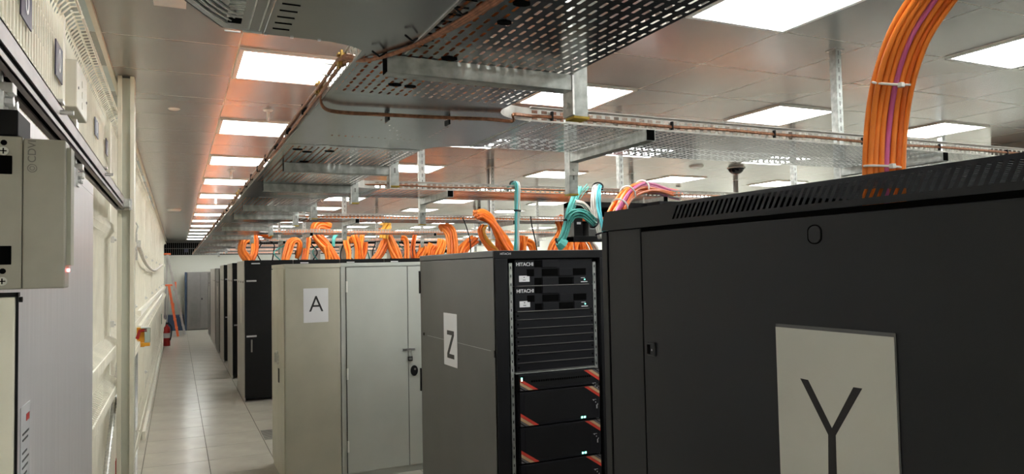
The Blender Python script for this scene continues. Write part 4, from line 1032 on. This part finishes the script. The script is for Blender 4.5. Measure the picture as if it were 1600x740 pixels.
# background bundles: px path on a plane of depth y
row_racks = []
def rr_(y, h=1.93):
    for k, x in enumerate((2.46, 3.16, 3.86, 4.56)):
        rack(x, x+.68, y, y+1.1, h, 'rack hidden behind rack Z, %s from the cupboards' % ORD[k], det=0, grp='racks behind rack Z')
rr_(6.35)
for k in range(6):  # unseen racks added to cover bright floor that lights the ceiling
    rack(2.18+.7*k, 2.86+.7*k, 3.42, 4.62, 1.90, 'unseen filler rack beside rack Z, %s to its right' % ORD[k], det=0, grp='racks beside rack Z')
for k in range(6):  # more racks added out of view to darken the ceiling at right
    rack(1.70+.8*k, 2.48+.8*k, .2, 1.36, 1.90, 'unseen filler rack behind the charcoal rack, %s to its right' % ORD[k], det=0, grp='racks beside rack Y')
G = 'orange cable bundles above the racks'
y7, y12 = 6.85, 11.75
specs = [
 ('round orange cable coil above the nearest aisle rack', y12, [(386, 404), (378, 392), (379, 378), (388, 372), (397, 376), (398, 392), (392, 404)], 7, .06, .022, [M_orange]),
 ('upright orange bundle beside the coil over the nearest aisle rack', y12, [(395, 406), (399, 392), (400, 375), (400, 366), (408, 366), (424, 369)], 5, .05, .022, [M_orange, M_orange2]),
 ('leaning orange bundle, second above the black rack tops', y12, [(446, 405), (450, 392), (454, 378), (462, 374), (468, 380), (467, 394), (464, 402)], 6, .055, .022, [M_orange]),
 ('narrow vertical orange bundle left of the big swoop', y12, [(477, 405), (479, 392), (482, 378), (481, 366)], 5, .05, .02, [M_orange2, M_orange]),
 ('big swooping orange bundle above the cream cupboard', y12, [(522, 404), (515, 392), (503, 378), (493, 366), (494, 354), (503, 350), (516, 355)], 8, .085, .026, [M_orange, M_orange, M_orange2]),
 ('short orange drop under the big swoop', y12, [(512, 404), (511, 394), (510, 384)], 4, .05, .022, [M_orange]),
 ('hooked orange bundle right of the aqua cable', y12, [(545, 404), (544, 392), (541, 378), (545, 372), (550, 378)], 4, .05, .022, [M_orange]),
 ('pair of upright orange bundles above the grey cupboard', y12, [(561, 404), (560, 385), (555, 366)], 5, .055, .02, [M_orange, M_orange2]),
 ('short upright orange bundle beside the pair', y12, [(566, 404), (564, 388), (566, 366)], 4, .04, .02, [M_orange]),
 ('small orange bundle leaning left above the grey cupboard', y12, [(567, 404), (571, 392), (571, 378)], 4, .04, .02, [M_orange2]),
 ('splayed orange bundle before the amber topped one', y12, [(587, 404), (594, 394), (601, 380), (602, 376)], 6, .065, .02, [M_orange, M_orange2]),
 ('amber topped orange bundle sloping right', y12, [(621, 403), (614, 388), (606, 370), (600, 354)], 7, .085, .026, [M_orange, M_orange]),
 ('orange bundle just left of the grey rack corner', y12, [(636, 404), (636, 388), (633, 374), (627, 372)], 4, .05, .022, [M_orange]),
 ('thin orange bundle hanging by the grey rack corner', y12, [(646, 404), (645, 388), (648, 366)], 4, .05, .018, [M_orange2]),
 ('low orange fan at the left corner of rack Z', y12, [(655, 402), (660, 392), (663, 384)], 6, .07, .02, [M_orange]),
 ('second low orange fan behind the left of rack Z', y12, [(672, 401), (673, 390), (677, 382)], 7, .08, .022, [M_orange, M_orange2]),
 ('orange fan behind the middle of the Z side roof', y12, [(683, 400), (688, 388), (692, 374)], 7, .08, .022, [M_orange]),
 ('inner tall curled orange arch behind rack Z', y7, [(704, 398), (704, 380), (701, 364), (692, 354), (688, 357)], 5, .03, .015, [M_orange, M_orange2]),
 ('outer tall curled orange arch behind rack Z', y7, [(712, 398), (712, 378), (709, 362), (702, 354), (696, 353)], 4, .025, .015, [M_orange]),
 ('short leaning orange bundle left of the huge arch', y7, [(722, 396), (728, 384), (736, 376), (743, 373)], 6, .05, .016, [M_orange, M_orange2]),
 ('huge orange arch falling from the third cross tray', 6.62, [(744, 335), (752, 334), (764, 340), (772, 352), (780, 366), (790, 380), (800, 395)], 14, .085, .016, [M_orange, M_orange, M_orange2]),
 ('curved orange bundle under the huge arch', y7, [(776, 394), (766, 384), (757, 372), (754, 360), (758, 353)], 5, .04, .015, [M_orange, M_yel]),
 ('upright dark orange bundle between arch and aqua drop', y7, [(785, 394), (783, 380), (786, 366)], 6, .05, .018, [M_orange2]),
 ('broad orange curtain of cables right of the aqua drop', y7, [(814, 394), (814, 380), (815, 368)], 8, .07, .018, [M_orange2, M_orange]),
 ('short orange hook at the right of the curtain', y7, [(836, 394), (832, 382), (824, 376)], 5, .04, .016, [M_orange]),
 ('orange bundle climbing left of the patch box', y7, [(862, 395), (866, 384), (874, 372), (878, 358), (875, 345), (872, 338)], 6, .05, .016, [M_orange, M_orange2]),
 ('orange fan under the left end of the patch box', y7, [(884, 395), (886, 384), (884, 376)], 8, .08, .018, [M_orange]),
 ('orange fan under the middle of the patch box', y7, [(905, 395), (904, 384), (906, 376)], 8, .09, .018, [M_orange, M_orange2]),
 ('orange and white cables under the right end of the patch box', y7, [(930, 395), (926, 384), (920, 376)], 5, .06, .016, [M_orange, M_whitec]),
]
for lab, y, pts, n_, R, r, ms in specs:
    pts3 = [q_(px, py, y+.05*i*(0 if len(pts) < 4 else .6)) for i, (px, py) in enumerate(pts)]
    if pts[0][1] > 390: pts3 = [(pts3[0][0], pts3[0][1], (2.03 if y == y12 else 1.90))]+pts3
    elif pts[-1][1] > 390: pts3 = [q_(px, py, y) for px, py in pts]; pts3 = pts3+[(pts3[-1][0], pts3[-1][1], (2.03 if y == y12 else 1.90))]
    bundle(lab, pts3, n_, R, r, ms, grp=G, flat=.5)
a_ = bundle('amber cable tips hooked over the tray above the sloping bundle', [q_(599, 372, 11.7), q_(601, 360, 11.7), q_(606, 352, 11.8), q_(600, 350, 12.0)], 6, .06, .025, [M_yel], grp=G)
bundle('short aqua cable hook above the black rack tops', [q_(521, 385, 11.8), q_(522, 372, 11.8), q_(528, 363, 11.9)], 3, .02, .018, [M_aqua])
# thin dark and white clutter between rack tops and trays
rnd = random.Random(3)
for k, (px, y) in enumerate([(408, 11.9), (425, 12.0), (440, 11.9), (468, 12), (488, 12), (497, 11.9), (532, 12), (552, 12), (578, 12), (583, 11.9), (610, 12), (626, 12), (642, 12)]):
    x = ony(px, 400, y).x
    pts = [(x, y, 2.05), (x+rnd.uniform(-.12, .12), y, 2.2), (x+rnd.uniform(-.15, .15), y+.1, 2.34), (x+rnd.uniform(-.1, .1), y+.2, 2.42)]
    o = MB().tube(catmull(pts, 5), .010, 5).build('patch_lead', [M_blackp, M_blackp, M_aqua][k % 3]); tag(o, '%s thin %s lead from the aisle, rising off the black rack tops' % (ORD[k], ['black', 'black', 'aqua'][k % 3]), 'cable', 'thin leads above the black racks')
for k, (px0, px1, h_) in enumerate([(440, 447, 30), (470, 474, 34), (487, 500, 14), (533, 545, 22), (553, 556, 20), (578, 584, 14), (608, 615, 18), (626, 634, 14), (641, 650, 12)]):
    a1 = ony(px0, 400, 12.3).x; a2 = ony(px1, 400, 12.3).x
    o = B('junction_case', a1, a2, 12.25, 12.45, 2.06, 2.06+h_*.0115, M_white if k % 3 else M_boxw, None, .004); tag(o, '%s small white case along the black rack tops' % ORD[k], 'case', 'white cases on the rack tops')
# black lead hanging by the big arch, dark cables near the second row
cable('hanging_lead', 'thin black lead hanging behind the huge orange arch', [q_(723, 340, 6.75), q_(730, 358, 6.7), q_(735, 380, 6.7), (ony(735, 395, 6.7).x, 6.7, 1.94)], .006, M_blackp)
cable('hanging_lead', 'thin black lead hanging right of the aqua drop', [q_(829, 338, 6.75), q_(831, 352, 6.7), q_(834, 365, 6.7), q_(838, 385, 6.7), (ony(839, 395, 6.7).x, 6.7, 1.93)], .007, M_blackp)
dk = B('cable_comb', 3.02, 3.9, 4.05, 4.2, 2.30, 2.325, M_black); tag(dk, 'black slotted cable comb under the second cross tray', 'cable manager')

# ================================================================== ceiling fittings
def fit(px, py): v = onz(px, py, ZC); return v
def roundfit(name, lab, cat, px, py, r, h, m=M_white, drop=0, dm=M_dome):
    v = fit(px, py); o = thing(name, lab, cat, (v.x, v.y, ZC))
    P(MB().tube([(v.x, v.y, ZC), (v.x, v.y, ZC-h)], [r, r*.85], 20), 'base', m, o)
    if drop:
        P(MB().tube([(v.x, v.y, ZC-h), (v.x, v.y, ZC-h-drop)], [r*.35, r*.35], 10), 'stem', m, o)
        P(MB().tube([(v.x, v.y, ZC-h-drop), (v.x, v.y, ZC-h-drop-.02)], [r*.5, r*.15], 10), 'nozzle', M_zinc, o)
    return o
roundfit('ceiling_sensor', 'white ceiling sprinkler hanging before the second light', 'sprinkler', 419, 172, .035, .008, drop=.05)
roundfit('ceiling_sensor', 'white ceiling sprinkler hanging before the fourth light', 'sprinkler', 361, 266, .045, .008, drop=.07)
roundfit('ceiling_sensor', 'small far sprinkler at the sixth light', 'sprinkler', 337, 309, .05, .008, drop=.08)
roundfit('smoke_detector', 'flat white smoke detector left of the dome camera', 'smoke detector', 1088, 259, .085, .018)
roundfit('smoke_detector', 'tiny detector left of the first bright lights', 'smoke detector', 272, 170, .04, .006)
roundfit('smoke_detector', 'round detector on the ceiling of the far aisle', 'smoke detector', 272, 327, .12, .03)
roundfit('ceiling_sensor', 'small sensor on the ceiling past the arch', 'sensor', 1060, 290, .04, .02)
v = fit(1150, 262); dm_ = thing('dome_camera', 'black dome security camera on the ceiling', 'camera', (v.x, v.y, ZC))
P(MB().tube([(v.x, v.y, ZC), (v.x, v.y, ZC-.008)], .105, 20), 'base', M_white, dm_)
P(MB().tube([(v.x, v.y, ZC-.008-.072*math.sin(a)) for a in [PI/2*k/6 for k in range(7)]], [.092*math.cos(PI/2*k/6)+.001 for k in range(7)], 18), 'dome', M_dome, dm_, smooth=True)
v = fit(240, 4); v2 = fit(291, 8)
sp = B('ceiling_vent', v.x, v2.x, v.y-.16, v.y, ZC-.012, ZC, M_white, None, .002); tag(sp, 'small white rectangular vent at the top left of the ceiling', 'vent')
a1, a2 = fit(1548, 228), fit(1700, 205)
bk = B('ceiling_bulkhead', a1.x, a1.x+2.2, a1.y-.5, a1.y, ZC-.22, ZC, M_ceil, None, .004); tag(bk, 'beige boxed bulkhead hanging from the ceiling at far right', 'bulkhead')
